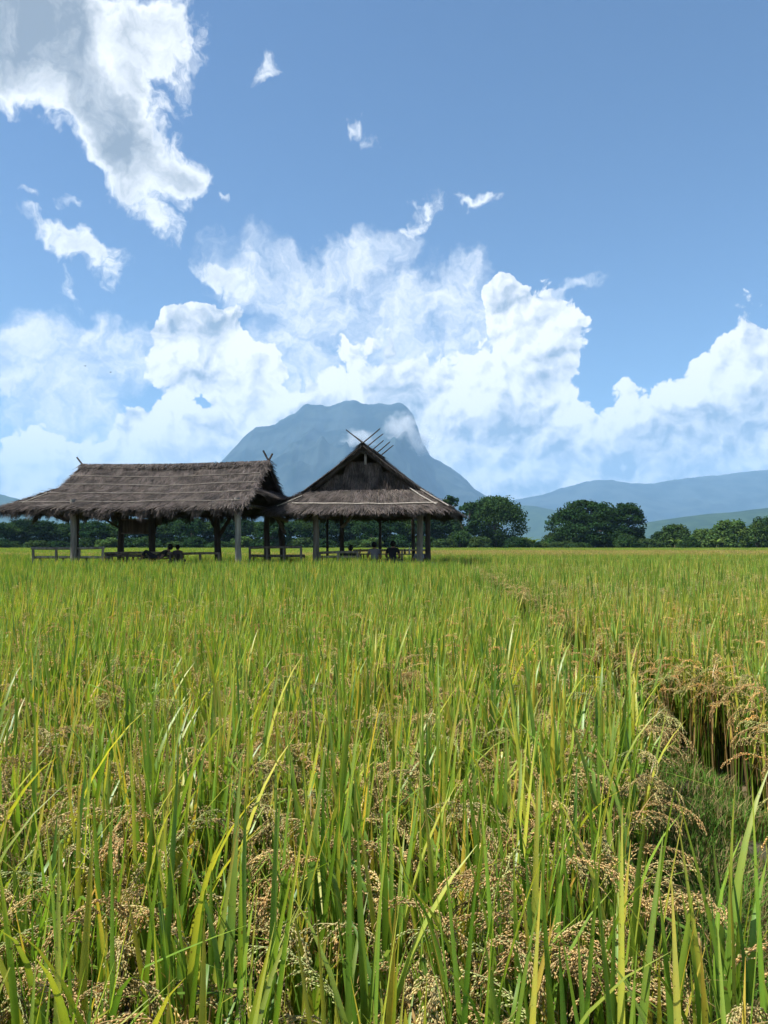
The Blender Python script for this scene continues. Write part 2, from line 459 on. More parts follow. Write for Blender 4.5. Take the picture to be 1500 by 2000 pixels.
# air
hb = Acc(); HX = 30000.0
boxv(hb, (-HX, -3000, -1.0), (HX, 17600, 1800))
haze = link('haze', hb.mesh('haze'))
m = bpy.data.materials.new('haze_air'); m.use_nodes = True; t = m.node_tree; t.nodes.clear()
oo = t.nodes.new('ShaderNodeOutputMaterial'); pv = t.nodes.new('ShaderNodeVolumePrincipled')
pv.inputs['Color'].default_value = (.36, .62, .95, 1); pv.inputs['Density'].default_value = 7.6e-5
pv.inputs['Anisotropy'].default_value = 0.0
t.links.new(pv.outputs[0], oo.inputs['Volume'])
haze.data.materials.clear(); haze.data.materials.append(m)
tag(haze, kind='stuff')
haze.display_type = 'WIRE'

def mist(px, py, d, rx, ry, seed):
    c_ = W(px, py, d); k_ = d / FPX
    bm = bmesh.new(); bmesh.ops.create_icosphere(bm, subdivisions=3, radius=1.0)
    me = bpy.data.meshes.new('mist'); bm.to_mesh(me); bm.free()
    ob = link('mist', me); ob.location = c_; ob.scale = (rx * k_, rx * k_ * .8, ry * k_); tag(ob, kind='stuff')
    m, b, o = new_mat('mist'); g = b.n.new('ShaderNodeTexCoord')
    r2 = b.vm('DOT_PRODUCT', g.outputs['Object'], g.outputs['Object'])
    n_ = b.noise(b.vm('ADD', g.outputs['Object'], (seed, 0, seed)), 2.2, 5, .6).outputs['Fac']
    den = b.m('MULTIPLY', b.m('MAXIMUM', b.m('SUBTRACT', b.m('ADD', b.m('MULTIPLY', b.m('SUBTRACT', 1.0, r2), .55), b.m('MULTIPLY', n_, 1.4)), .95), 0.0), .022)
    v = b.n.new('ShaderNodeVolumePrincipled'); v.inputs['Color'].default_value = (.98, .98, .98, 1); b.put(v.inputs['Density'], den)
    b.l.new(v.outputs[0], o.inputs['Volume']); me.materials.append(m)
mist(700, 858, 7300, 44, 30, 1.3)
mist(786, 838, 7600, 52, 44, 4.1)
mist(815, 868, 7600, 42, 34, 7.7)

# ------------------------------------------------------------------ thatched shelters
WOOD_D = (.05, .042, .036); WOOD_L = (.17, .155, .135); BAM = (.19, .165, .125)


def straws(acc, P0, Dn, N, ln, wd, base, spread=.25, lift=.03, lift_end=.02):
    """thin straw quads: start P0, direction Dn, normal N (arrays)"""
    n = len(P0)
    L = rng.uniform(ln[0], ln[1], n)[:, None]; wdt = rng.uniform(wd[0], wd[1], n)[:, None]
    S = np.cross(Dn, N); S /= np.linalg.norm(S, axis=1)[:, None] + 1e-9
    D = Dn + S * rng.normal(0, spread, n)[:, None]; D /= np.linalg.norm(D, axis=1)[:, None]
    A = P0 + N * rng.uniform(0, lift, n)[:, None]
    E = A + D * L + N * rng.normal(0, lift_end, n)[:, None]
    S2 = np.cross(D, N)
    V = np.stack([A - S2 * wdt / 2, A + S2 * wdt / 2, E + S2 * wdt * .25, E - S2 * wdt * .25], 1).reshape(-1, 3)
    F = np.arange(n * 4).reshape(n, 4)
    k = rng.uniform(.45, 1.5, n)[:, None] ** 1.0
    tint = np.stack([rng.normal(1, .05, n), np.ones(n), rng.normal(1, .06, n)], 1)
    C = np.repeat(np.array(base)[None] * k * tint, 4, 0)
    acc.add(V, F, C)


def surf_straws(acc, fn, n, base, eave=(.1, .4), n_eave=0, ln=(.3, .6)):
    """fn(a,b) arrays -> points; a runs down the slope"""
    a = rng.random(n) * .97; bb = rng.random(n)
    P = fn(a, bb); e = 1e-2
    Dn = fn(a + e, bb) - P; Dn /= np.linalg.norm(Dn, axis=1)[:, None]
    T = fn(a, bb + e) - P
    N = np.cross(T, Dn); N /= np.linalg.norm(N, axis=1)[:, None] + 1e-9
    N *= np.sign(N[:, 2:3] + 1e-9)
    straws(acc, P, Dn, N, ln, (.012, .03), base, .28, .05, .03)
    if n_eave:
        bb = rng.random(n_eave); a = 1 - rng.random(n_eave) * .03
        P = fn(a, bb); Dn = fn(a + e, bb) - P; Dn /= np.linalg.norm(Dn, axis=1)[:, None]
        T = fn(a, bb + e) - P; N = np.cross(T, Dn); N /= np.linalg.norm(N, axis=1)[:, None] + 1e-9; N *= np.sign(N[:, 2:3] + 1e-9)
        P = P - N * rng.uniform(0, .13, n_eave)[:, None]
        hang = Dn * .55 + np.array([0, 0, -1.0]) * rng.uniform(.5, 1.4, n_eave)[:, None]
        hang /= np.linalg.norm(hang, axis=1)[:, None]
        # ragged: clumps of longer and shorter straw
        clump = np.array([mnoise.noise((x * 2.2, y * 2.2, 3.1)) for x, y in P[:, :2]])
        Lk = np.clip(.62 + .9 * clump, .2, 1.5)
        nlo, nhi = eave
        L = rng.uniform(nlo, nhi, n_eave) * Lk
        S = np.cross(hang, N); S /= np.linalg.norm(S, axis=1)[:, None]
        E = P + hang * L[:, None] + S * rng.normal(0, .03, n_eave)[:, None]
        w = rng.uniform(.012, .03, n_eave)[:, None]
        V = np.stack([P - S * w / 2, P + S * w / 2, E + S * w * .15, E - S * w * .15], 1).reshape(-1, 3)
        C = np.repeat(np.array(base)[None] * rng.uniform(.45, 1.35, n_eave)[:, None], 4, 0)
        acc.add(V, np.arange(n_eave * 4).reshape(-1, 4), C)


def slab(acc, fn, na, nb, base, thick=.13, bumps=.022):
    """solid slab under the straw: lumpy top, flat underside, closed rim"""
    A, Bv = np.meshgrid(np.linspace(0, 1, na), np.linspace(0, 1, nb), indexing='ij')
    P = fn(A.ravel(), Bv.ravel()); e = 1e-3
    Da = fn(A.ravel() + e, Bv.ravel()) - P; Db = fn(A.ravel(), Bv.ravel() + e) - P
    N = np.cross(Db, Da); N /= np.linalg.norm(N, axis=1)[:, None] + 1e-12; N *= np.sign(N[:, 2:3] + 1e-9)
    bm = np.array([mnoise.fractal((p[0] * 2.3, p[1] * 2.3, p[2] * 2.3), 1, 2, 4) for p in P])
    course = ((A.ravel() * 7.0) % 1.0) * .02
    T = P + N * (bm * bumps + course)[:, None]; U = P - N * thick
    n = na * nb
    F = []
    for i in range(na - 1):
        for j in range(nb - 1):
            q = i * nb + j
            F.append((q, q + 1, q + nb + 1, q + nb)); F.append((q + n, q + nb + n, q + nb + 1 + n, q + 1 + n))
    def rim(idx):
        for u, v in zip(idx[:-1], idx[1:]): F.append((u, v, v + n, u + n))
    rim([j for j in range(nb)]); rim([(na - 1) * nb + j for j in range(nb)])
    rim([i * nb for i in range(na)]); rim([i * nb + nb - 1 for i in range(na)])
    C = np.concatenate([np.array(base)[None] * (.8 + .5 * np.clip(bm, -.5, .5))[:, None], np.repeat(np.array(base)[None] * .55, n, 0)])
    acc.add(np.concatenate([T, U]), F, C)


def part(name, acc, mat, parent, label=None, kind=None, smooth=False):
    o = link(name, acc.mesh(name, smooth), mat, parent)
    if label: o['label'] = label
    if kind: o['kind'] = kind
    return o


def pole(name, parent, p0, p1, r0, r1=None, colr=BAM, mat=None, bend=.0, seg=4, sides=6, jit=.12, inv=None):
    p0, p1 = Vector(p0), Vector(p1)
    if inv is not None: p0 = inv @ p0; p1 = inv @ p1
    r1 = r1 or r0
    pts = []; off = Vector((random.uniform(-1, 1), random.uniform(-1, 1), random.uniform(-1, 1))) * bend
    for i in range(seg + 1):
        t = i / seg
        pts.append(p0.lerp(p1, t) + off * math.sin(math.pi * t) + Vector((random.uniform(-1, 1), random.uniform(-1, 1), 0)) * bend * .3 * (0 < i < seg))
    a = Acc(); k = random.uniform(.8, 1.2)
    tube(a, pts, [r0 + (r1 - r0) * i / seg for i in range(seg + 1)], sides, tuple(x * k for x in colr), True, jit)
    return part(name, a, mat or M_WOOD, parent, smooth=True)


THB = (.074, .062, .055)


def make_roof(root, Lr, fA, fB, Wd, Hr, He, s, base=THB, dens=1.0, fringe=(.1, .4), skirtA=True, skirtB=True, ext=0.0):
    """Dutch-gable thatch: ridge along local x; fA/fB flare of the -x/+x end below fraction s of the slope"""
    cv = lambda a: a + .05 * np.sin(np.pi * np.clip(a, 0, 1))
    g = lambda a: np.clip((a - s) / (1 - s), 0, 1.2)
    zf = lambda a: Hr - (Hr - He) * cv(a)
    sag = lambda b: -.09 * np.sin(np.pi * b)
    def slope(sgn):
        def fn(a, b):
            xl = -Lr / 2 - fA * g(a); xr = Lr / 2 + fB * g(a)
            x = xl + (xr - xl) * b
            return np.stack([x, sgn * (Wd / 2) * a, zf(a) + sag(b) * (1 - a) + .010 * np.sin(b * 17 + a * 3) * a + .018 * np.sin(b * 6.3 + 1) ], 1)
        return fn
    def skirt(sgn, f):
        def fn(a, b):
            aa = s + (1 - s) * a
            y = (Wd / 2) * aa * (2 * b - 1)
            return np.stack([sgn * (Lr / 2 + f * a - .05), y, zf(aa) + .0 * b], 1)
        return fn
    Le = Lr + fA + fB
    for sgn in (-1, 1):
        a = Acc(); fn = slope(sgn)
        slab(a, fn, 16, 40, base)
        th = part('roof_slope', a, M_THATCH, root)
        a = Acc(); surf_straws(a, fn, int(9000 * dens * (1 if sgn < 0 else .6)), base, fringe, int(2600 * dens))
        part('straw_thatch', a, M_THATCH, th, kind='stuff')
        # ragged straw over both verges
        for e_, f_ in ((0.0, fA), (1.0, fB)):
            nv = int(520 * dens); av = rng.random(nv) * .98; P0 = fn(av, np.full(nv, e_)); dv = 1e-2
            Dn = fn(av + dv, np.full(nv, e_)) - P0; Dn /= np.linalg.norm(Dn, axis=1)[:, None]
            Dn = Dn * .8 + np.array([(-1 if e_ == 0 else 1) * .45, 0, -.25]); Dn /= np.linalg.norm(Dn, axis=1)[:, None]
            N = np.tile([0, -sgn * .0, 1.0], (nv, 1)); N[:, 1] = sgn * .6; N /= np.linalg.norm(N, axis=1)[:, None]
            a = Acc(); straws(a, P0 - N * .04, Dn, N, (.12, .34), (.014, .03), base, .35, .10, .04); part('straw_thatch', a, M_THATCH, th, kind='stuff')
    for sgn, f, on in ((-1, fA, skirtA), (1, fB, skirtB)):
        if not on: continue
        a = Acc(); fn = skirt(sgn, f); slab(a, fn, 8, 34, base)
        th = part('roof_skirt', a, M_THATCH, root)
        a = Acc(); surf_straws(a, fn, int(4200 * dens), base, fringe, int(2200 * dens)); part('straw_thatch', a, M_THATCH, th, kind='stuff')
    # ridge cap roll
    a = Acc()
    n = int(1500 * dens); xx = rng.uniform(-Lr / 2 - .1, Lr / 2 + .1, n); sg = rng.choice([-1, 1], n)
    P0 = np.stack([xx, np.zeros(n), Hr + .03 - .05 * np.sin(np.pi * (xx / Lr + .5))], 1)
    sl = (Hr - He) / (Wd / 2)
    D = np.stack([np.zeros(n), sg * 1.0, -sl * np.ones(n)], 1); D /= np.linalg.norm(D, axis=1)[:, None]
    N = np.stack([np.zeros(n), sg * sl, np.ones(n)], 1); N /= np.linalg.norm(N, axis=1)[:, None]
    straws(a, P0, D, N, (.25, .5), (.015, .035), base, .3, .07, .04)
    part('ridge_thatch', a, M_THATCH, root, kind='stuff')
    return slope, skirt, zf


def surf_pole(root, fn, pts_ab, r=.022, colr=BAM, up=.07, name='batten'):
    ab = np.array(pts_ab, float)
    P = fn(ab[:, 0], ab[:, 1])
    P[:, 2] += up
    a = Acc(); k = random.uniform(.85, 1.2)
    pts = [Vector(p) + Vector((0, 0, random.uniform(-.012, .012))) for p in P]
    tube(a, pts, r, 6, tuple(c * k for c in colr), True, .1)
    return part(name, a, M_BAMBOO, root)


HROT = R(-9.3)
# --- long shelter (left)
SL = empty('thatched_shelter', (-7.96, 29.0, 0), HROT)
tag(SL, 'long low thatched shelter with five pale battens across its roof, left of the gabled one', 'shelter', 'thatched field shelters')
bpy.context.view_layer.update()
SLi = SL.matrix_world.inverted()
Lr = 7.4
slope, skirt, zf = make_roof(SL, Lr, 1.5, .06, 5.7, 4.62, 2.86, .5, dens=1.25, fringe=(.12, .5), skirtB=False)
fnF = slope(-1)
for a_, lo, hi in ((.08, -.015, 1.0), (.27, -.02, .995), (.47, -.012, 1.0), (.68, .0, 1.0), (.90, .02, .985)):
    bs = np.linspace(lo, hi, 14)
    surf_pole(SL, fnF, [(a_ + .006 * math.sin(x * 9 + a_ * 20), x) for x in bs], .013, (.17, .15, .125), .08)
# hip pole on left
surf_pole(SL, fnF, [(.7, .045), (.82, .05), (.93, .06)], .018, (.28, .25, .2), .09)
# right-hand apron below the gablet
def apron(a, b):
    y = 2.85 * .58 * (2 * b - 1)
    return np.stack([Lr / 2 - .25 + .75 * a, y, 3.62 - .32 * a + .0 * b + .03 * np.sin(9 * b)], 1)
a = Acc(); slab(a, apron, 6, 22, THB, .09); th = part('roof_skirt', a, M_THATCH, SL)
a = Acc(); surf_straws(a, apron, 1800, THB, (.08, .3), 900); part('straw_thatch', a, M_THATCH, th, kind='stuff')
# gable panels (thatch mats set back under the verge)
def gable_panel(root, x, rows, zf_, Wd, base, face, name='gable_panel'):
    """rows: (y0,y1,z0,z1) mats in the gable plane"""
    for (y0, y1, z0, z1) in rows:
        def fn(a, b):
            yb = y0 + (y1 - y0) * b; zt = np.minimum(z1, zf_(np.abs(yb) / (Wd / 2)) - .16); zt = np.maximum(zt, z0 + .05)
            return np.stack([x + face * (.05 * a + .012 * np.sin(b * 13)), yb, zt + (z0 - zt) * a], 1)
        a = Acc()
        A, Bv = np.meshgrid(np.linspace(0, 1, 6), np.linspace(0, 1, 10), indexing='ij'); P = fn(A.ravel(), Bv.ravel()); n = len(P)
        P2 = P - np.array([face * .06, 0, 0])
        F = [(i * 10 + j, i * 10 + j + 1, (i + 1) * 10 + j + 1, (i + 1) * 10 + j) for i in range(5) for j in range(9)]
        F += [(q[0] + n, q[3] + n, q[2] + n, q[1] + n) for q in F]
        ring = [j for j in range(10)] + [i * 10 + 9 for i in range(1, 6)] + [50 + j for j in range(8, -1, -1)] + [i * 10 for i in range(4, 0, -1)]
        F += [(ring[i], ring[(i + 1) % len(ring)], ring[(i + 1) % len(ring)] + n, ring[i] + n) for i in range(len(ring))]
        a.add(np.concatenate([P, P2]), F, base)
        pn = part(name, a, M_THATCH, root)
        k = int(900 * (y1 - y0) * (z1 - z0)) + 40
        aa = rng.random(k) * .95; bb = rng.random(k); P = fn(aa, bb) + np.array([face * .01, 0, 0])
        Dn = np.tile([0, 0, -1.0], (k, 1)); N = np.tile([face * 1.0, 0, 0], (k, 1))
        a = Acc(); straws(a, P, Dn, N, (.15, .4), (.012, .028), base, .15, .04, .03); part('straw_thatch', a, M_THATCH, pn, kind='stuff')
gable_panel(SL, Lr / 2 - .55, [(-1.0, -.1, 3.55, 4.0), (-.15, .9, 3.55, 4.05)], zf, 5.7, THB, 1)
gable_panel(SL, -Lr / 2 + .4, [(-1.25, 0, 3.6, 4.0), (0, 1.25, 3.6, 4.0), (-.6, .6, 3.98, 4.35)], zf, 5.7, THB, -1)
# crossed ridge poles
for (a0, a1) in ((W(514, 880, 28.4), W(531, 913, 28.4)), (W(532, 886, 28.5), W(520, 910, 28.4))):
    pole('ridge_pole', SL, a0, a1, .035, .04, (.05, .043, .04), inv=SLi)
for (a0, a1) in ((W(150, 893, 29.6), W(163, 910, 29.6)),):
    pole('ridge_pole', SL, a0, a1, .03, .035, (.10, .09, .08), inv=SLi)


def post(root, inv, px, d, ytop, r, colr=WOOD_D, px_top=None, name='post', zb=0.0, bend=.05):
    top = W(px_top if px_top is not None else px, ytop, d); bot = W(px, 1090, d); bot.z = zb
    if px_top is None: top.x = bot.x
    return pole(name, root, bot, top, r * 1.12, r * .92, colr, bend=bend, seg=6, sides=9, jit=.14, inv=inv)


post(SL, SLi, 140, 26.9, 975, .105, WOOD_L)
post(SL, SLi, 462, 26.0, 972, .105, (.24, .225, .20))
post(SL, SLi, 239, 31.6, 985, .13)
post(SL, SLi, 299, 29.6, 960, .12, px_top=296)
post(SL, SLi, 427, 30.6, 975, .13, px_top=422)
post(SL, SLi, 522, 30.9, 985, .12)
post(SL, SLi, 152, 30.5, 985, .07)
# forks and braces
for p0, p1, r in ((W(427, 1048, 30.6), W(449, 1012, 30.4), .09), (W(427, 1040, 30.6), W(408, 1008, 30.6), .075),
                  (W(184, 1003, 27.5), W(231, 1030, 31.2), .05), (W(80, 999, 27.4), W(134, 1019, 27.1), .05), (W(141, 1035, 27), W(158, 1052, 30.4), .035),
                  (W(299, 1040, 29.6), W(308, 1008, 29.8), .07), (W(239, 1035, 31.6), W(228, 1008, 31.4), .06)):
    pole('brace', SL, p0, p1, r, r * .8, WOOD_D, bend=.04, sides=7, inv=SLi)
# wall plates and rafters
Mw = SL.matrix_world
def lw(x, y, z): return Mw @ Vector((x, y, z))
for y_ in (-2.35, 0.0, 2.35):
    pole('beam', SL, (-4.4 if y_ else -3.5, y_, 3.05 if y_ else 4.35), (3.75, y_, 3.05 if y_ else 4.35), .075, .07, WOOD_D, bend=.03, sides=7)
for x_ in (-3.6, 0, 3.55):
    pole('beam', SL, (x_, -2.5, 2.95), (x_, 2.5, 2.95), .065, .06, (.11, .095, .08), bend=.03, sides=7)
for i in range(9):
    x_ = -3.6 + i * .9
    for sg in (-1, 1):
        pole('rafter', SL, (x_, sg * .05, 4.42), (x_, sg * 2.65, 2.8), .04, .04, WOOD_D, bend=.02, sides=5)
# deck
def deck(root, x0, x1, y0, y1, z, n):
    for i in range(n):
        a = Acc(); yy0 = y0 + (y1 - y0) * i / n; yy1 = y0 + (y1 - y0) * (i + 1) / n - .015
        boxv(a, (x0 + random.uniform(-.05, .05), yy0, z - .04), (x1 + random.uniform(-.05, .05), yy1, z), tuple(c * random.uniform(.8, 1.2) for c in (.13, .11, .09)))
        part('deck_board', a, M_WOOD, root)
    for x_ in np.linspace(x0 + .2, x1 - .2, 5):
        pole('joist', root, (x_, y0, z - .09), (x_, y1, z - .09), .045, sides=6, colr=WOOD_D)
        for y_ in (y0 + .2, y1 - .2): pole('stilt', root, (x_, y_, 0), (x_, y_, z - .12), .06, sides=6, colr=WOOD_D)
deck(SL, -3.7, 3.5, -2.0, 2.0, .84, 22)

# --- gabled shelter (right): ridge runs away from the camera
SR = empty('thatched_shelter', (-.98 + .16 * 3.3, 27.0 + 3.25, 0), HROT + math.pi / 2)
tag(SR, 'taller thatched shelter with its dark gable to the viewer and crossed poles along the ridge', 'shelter', 'thatched field shelters')
bpy.context.view_layer.update()
SRi = SR.matrix_world.inverted()
LrR, WR = 4.1, 6.7
slope, skirt, zf = make_roof(SR, LrR, 1.25, 1.2, WR, 5.27, 2.8, .64, dens=1.0, fringe=(.1, .32))
sk = skirt(-1, 1.25)
# batten near the eave, diagonal poles on the right-hand hip
surf_pole(SR, sk, [(.78 + .03 * math.sin(x * 5), x) for x in np.linspace(.04, .9, 14)], .022, (.30, .265, .22), .085)
# which b is right in the picture: local y -> world -x for this rotation, so b=0 is right
surf_pole(SR, sk, [(.0, .1), (.4, .085), (.88, .06)], .022, (.26, .24, .21), .085, 'hip_pole')
surf_pole(SR, sk, [(.1, .03), (.5, .02), (.98, .01)], .022, (.26, .24, .21), .10, 'hip_pole')
surf_pole(SR, sk, [(.35, .93), (.7, .945), (.9, .955)], .018, (.3, .27, .22), .085, 'hip_pole')
xg = -LrR / 2 + .32
gable_panel(SR, xg, [(-2.0, -1.15, 3.5, 4.0), (-1.2, -.62, 3.5, 4.28), (-.66, .05, 3.5, 4.62), (.0, .75, 3.5, 4.68), (.72, 1.3, 3.5, 4.2), (1.28, 1.95, 3.5, 3.98)], zf, WR, (.088, .072, .063), -1)
gable_panel(SR, LrR / 2 - .3, [(-1.95, 0, 3.5, 5.2), (0, 1.95, 3.5, 5.2)], zf, WR, (.088, .072, .063), 1)
a = Acc(); boxv(a, (xg - .1, -.1, 4.55), (xg - .06, -.02, 4.98), (.33, .31, .29)); part('king_post', a, M_WOOD, SR)
# crossed poles: 5 pairs along the ridge
for i in range(5):
    x_ = -LrR / 2 - .02 + i * LrR / 4.05
    for sg in (-1, 1):
        ln = random.uniform(.5, .72) if not (i == 0) else .78
        if i > 1 and sg > 0: ln *= .35
        d = Vector((random.uniform(-.03, .03), sg * .78, .62)).normalized()
        p0 = Vector((x_ + (.05 if sg > 0 else 0), -sg * .16, 5.2))
        pole('ridge_pole', SR, p0, p0 + d * (ln + .25), .027, .02, (.045, .04, .037), bend=.015, sides=6)
# verge poles along the front gable edge
for sg in (-1, 1):
    for k, off in enumerate((.06,)):
        pole('verge_pole', SR, (-LrR / 2 - .06 - .05 * k, sg * .02, 5.27 - off), (-LrR / 2 - .10, sg * 2.2, 5.27 - 2.47 * .70 - off + .1), .028, .024, (.05, .043, .037), bend=.05, sides=6)
# posts
GREY_P = (.20, .18, .155)
post(SR, SRi, 615, 28.0, 985, .115, (.125, .11, .095))
post(SR, SRi, 822, 27.4, 985, .115, (.15, .135, .115))
post(SR, SRi, 836, 28.0, 985, .095, WOOD_D)
post(SR, SRi, 640, 32.5, 985, .055, WOOD_D)
post(SR, SRi, 667, 30.5, 970, .09, WOOD_D)
post(SR, SRi, 556, 31.0, 1000, .12, WOOD_D, px_top=548, bend=.12)
post(SR, SRi, 806, 33.5, 985, .08, WOOD_D)
post(SR, SRi, 742, 33.5, 985, .07, WOOD_D)
for p0, p1, r in ((W(556, 1040, 31), W(538, 1010, 30.2), .08), (W(526, 1002, 28.6), W(560, 1017, 31.4), .10), (W(667, 1030, 30.5), W(690, 1004, 30.4), .07)):
    pole('brace', SR, p0, p1, r, r * .9, (.16, .14, .12), bend=.03, sides=7, inv=SRi)
for y_ in (-2.7, 2.7):
    pole('beam', SR, (-2.9, y_, 2.95), (2.8, y_, 2.95), .08, .075, WOOD_D, bend=.03, sides=7)
for x_ in (-2.6, 0, 2.5):
    pole('beam', SR, (x_, -2.9, 2.86), (x_, 2.9, 2.86), .075, .07, WOOD_D, bend=.03, sides=7)
pole('beam', SR, (-2.0, 0, 5.0), (2.0, 0, 5.0), .07, .07, WOOD_D, sides=7)
for i in range(6):
    x_ = -1.95 + i * .78
    for sg in (-1, 1): pole('rafter', SR, (x_, sg * .05, 5.02), (x_, sg * 3.1, 2.72), .045, .04, WOOD_D, bend=.02, sides=5)
deck(SR, -2.6, 2.6, -2.5, 2.4, .84, 22)


# --- benches, rails, table, board
def rail_bench(name, label, p0, p1, d0, ztop, zseat, legs, group=None, colr=(.15, .13, .105)):
    """bamboo bench: top rail, seat rails and uprights between two photo columns at depth d"""
    A = W(p0, 1065, d0); Bq = W(p1, 1065, d0 - (p1 - p0) * .0026)
    root = empty(name, (A.x, A.y, 0)); tag(root, label, 'bench' if 'bench' in name else 'railing', group)
    ax = Vector((Bq.x - A.x, Bq.y - A.y, 0)); L = ax.length; ax.normalize(); nn = Vector((-ax.y, ax.x, 0))
    pole('top_rail', root, Vector((0, 0, ztop)), ax * L + Vector((0, 0, ztop + .02)), .05, .045, colr, sides=7, bend=.02)
    if zseat:
        for k in range(4):
            pole('seat_slat', root, nn * (.1 + .11 * k) + Vector((0, 0, zseat)), ax * L + nn * (.1 + .11 * k) + Vector((0, 0, zseat)), .045, .045, colr, sides=6, bend=.015)
    for k in range(legs):
        t = (k + .06) / (legs - .88)
        q = ax * (L * t)
        pole('upright', root, q, q + Vector((0, 0, ztop)), .05, .045, colr, sides=7, bend=.02)
        if zseat:
            q2 = q + nn * .48
            pole('upright', root, q2, q2 + Vector((0, 0, zseat)), .045, .04, colr, sides=7, bend=.02)
    return root

BN = 'bamboo benches around the shelters'
rail_bench('bamboo_bench', 'weathered bamboo bench jutting out left of the long thatched shelter', 62, 204, 27.3, 1.44, 1.12, 4, BN, (.20, .18, .15))
rail_bench('bamboo_bench', 'low bamboo bench between the two front posts under the long roof', 205, 336, 29.2, 1.24, 1.16, 4, BN)
rail_bench('bamboo_bench', 'bamboo bench in the gap between the two thatched shelters', 486, 590, 28.6, 1.46, 1.16, 4, BN)
rail_bench('bamboo_railing', 'thin two-bar bamboo railing beside the pale post of the long shelter', 352, 430, 29.6, 1.22, 0, 3, None, (.22, .19, .15))
rail_bench('bamboo_bench', 'bamboo bench running along the front of the gabled shelter', 622, 700, 28.2, 1.27, 1.12, 3, BN, (.2, .175, .14))
rail_bench('bamboo_railing', 'pale bamboo railing at the back of the gabled shelter behind the sitters', 690, 835, 33.3, 1.32, 0, 4, None, (.33, .28, .17))

# hanging board
bd = empty('wooden_board', W(272, 1041, 31.3), HROT)
tag(bd, 'dark wooden board hung between the rear posts under the long roof', 'board')
a = Acc(); boxv(a, (-.72, -.02, 0), (.72, .02, .54), (.095, .075, .06)); part('panel', a, M_WOOD, bd)
for z0 in (-.02, .54):
    a = Acc(); boxv(a, (-.76, -.035, z0 - .02), (.76, .035, z0 + .03), (.16, .13, .1)); part('frame_rail', a, M_WOOD, bd)
for x0 in (-.6, .6):
    pole('hanger', bd, (x0, 0, .55), (x0, 0, 1.25), .012, .012, WOOD_D, sides=5)
sm = empty('wooden_box', W(307, 1026, 29.7), HROT)
tag(sm, 'small dark box fixed to the middle post beside the hanging board', 'box')
a = Acc(); boxv(a, (-.12, -.12, 0), (.15, .1, .28), (.06, .05, .045)); part('case', a, M_WOOD, sm)
a = Acc(); boxv(a, (-.14, -.145, .28), (.17, .12, .31), (.07, .06, .05)); part('lid', a, M_WOOD, sm)

# low table with bottles in the gabled shelter
tb = empty('low_table', (W(770, 1080, 30.6).x, 30.6, .84), HROT)
tag(tb, 'long low wooden table in front of the people in the gabled shelter', 'table')
for k in range(4):
    a = Acc(); boxv(a, (-1.45, -.36 + k * .18, .34), (1.35, -.20 + k * .18, .375), tuple(c * random.uniform(.8, 1.2) for c in (.16, .13, .1))); part('board', a, M_WOOD, tb)
for x_ in (-1.3, 1.2):
    for y_ in (-.28, .28): pole('leg', tb, (x_, y_, 0), (x_, y_, .34), .035, .035, WOOD_D, sides=6)


def bottle(label, x, y, h, r, colr):
    root = empty('bottle', tb.matrix_basis @ Vector((x, y, .378)))
    tag(root, label, 'bottle', 'bottles on the low table')
    a = Acc(); prof = [(0, .9), (.05, 1), (.6, 1), (.75, .55), (.82, .38), (.92, .36)]
    tube(a, [(0, 0, h * t) for t, _ in prof], [r * k for _, k in prof], 10, colr); part('body', a, M_GLASSB, root, smooth=True)
    a = Acc(); tube(a, [(0, 0, h * .93), (0, 0, h)], r * .42, 8, (.5, .5, .52)); part('cap', a, M_GLASSB, root)
bpy.context.view_layer.update()
bottle('tall pale bottle standing nearest the right-hand posts on the low table', .62, -.1, .27, .037, (.42, .43, .4))
bottle('shorter dark bottle beside the tall pale bottle on the low table', .42, .05, .22, .04, (.06, .05, .04))


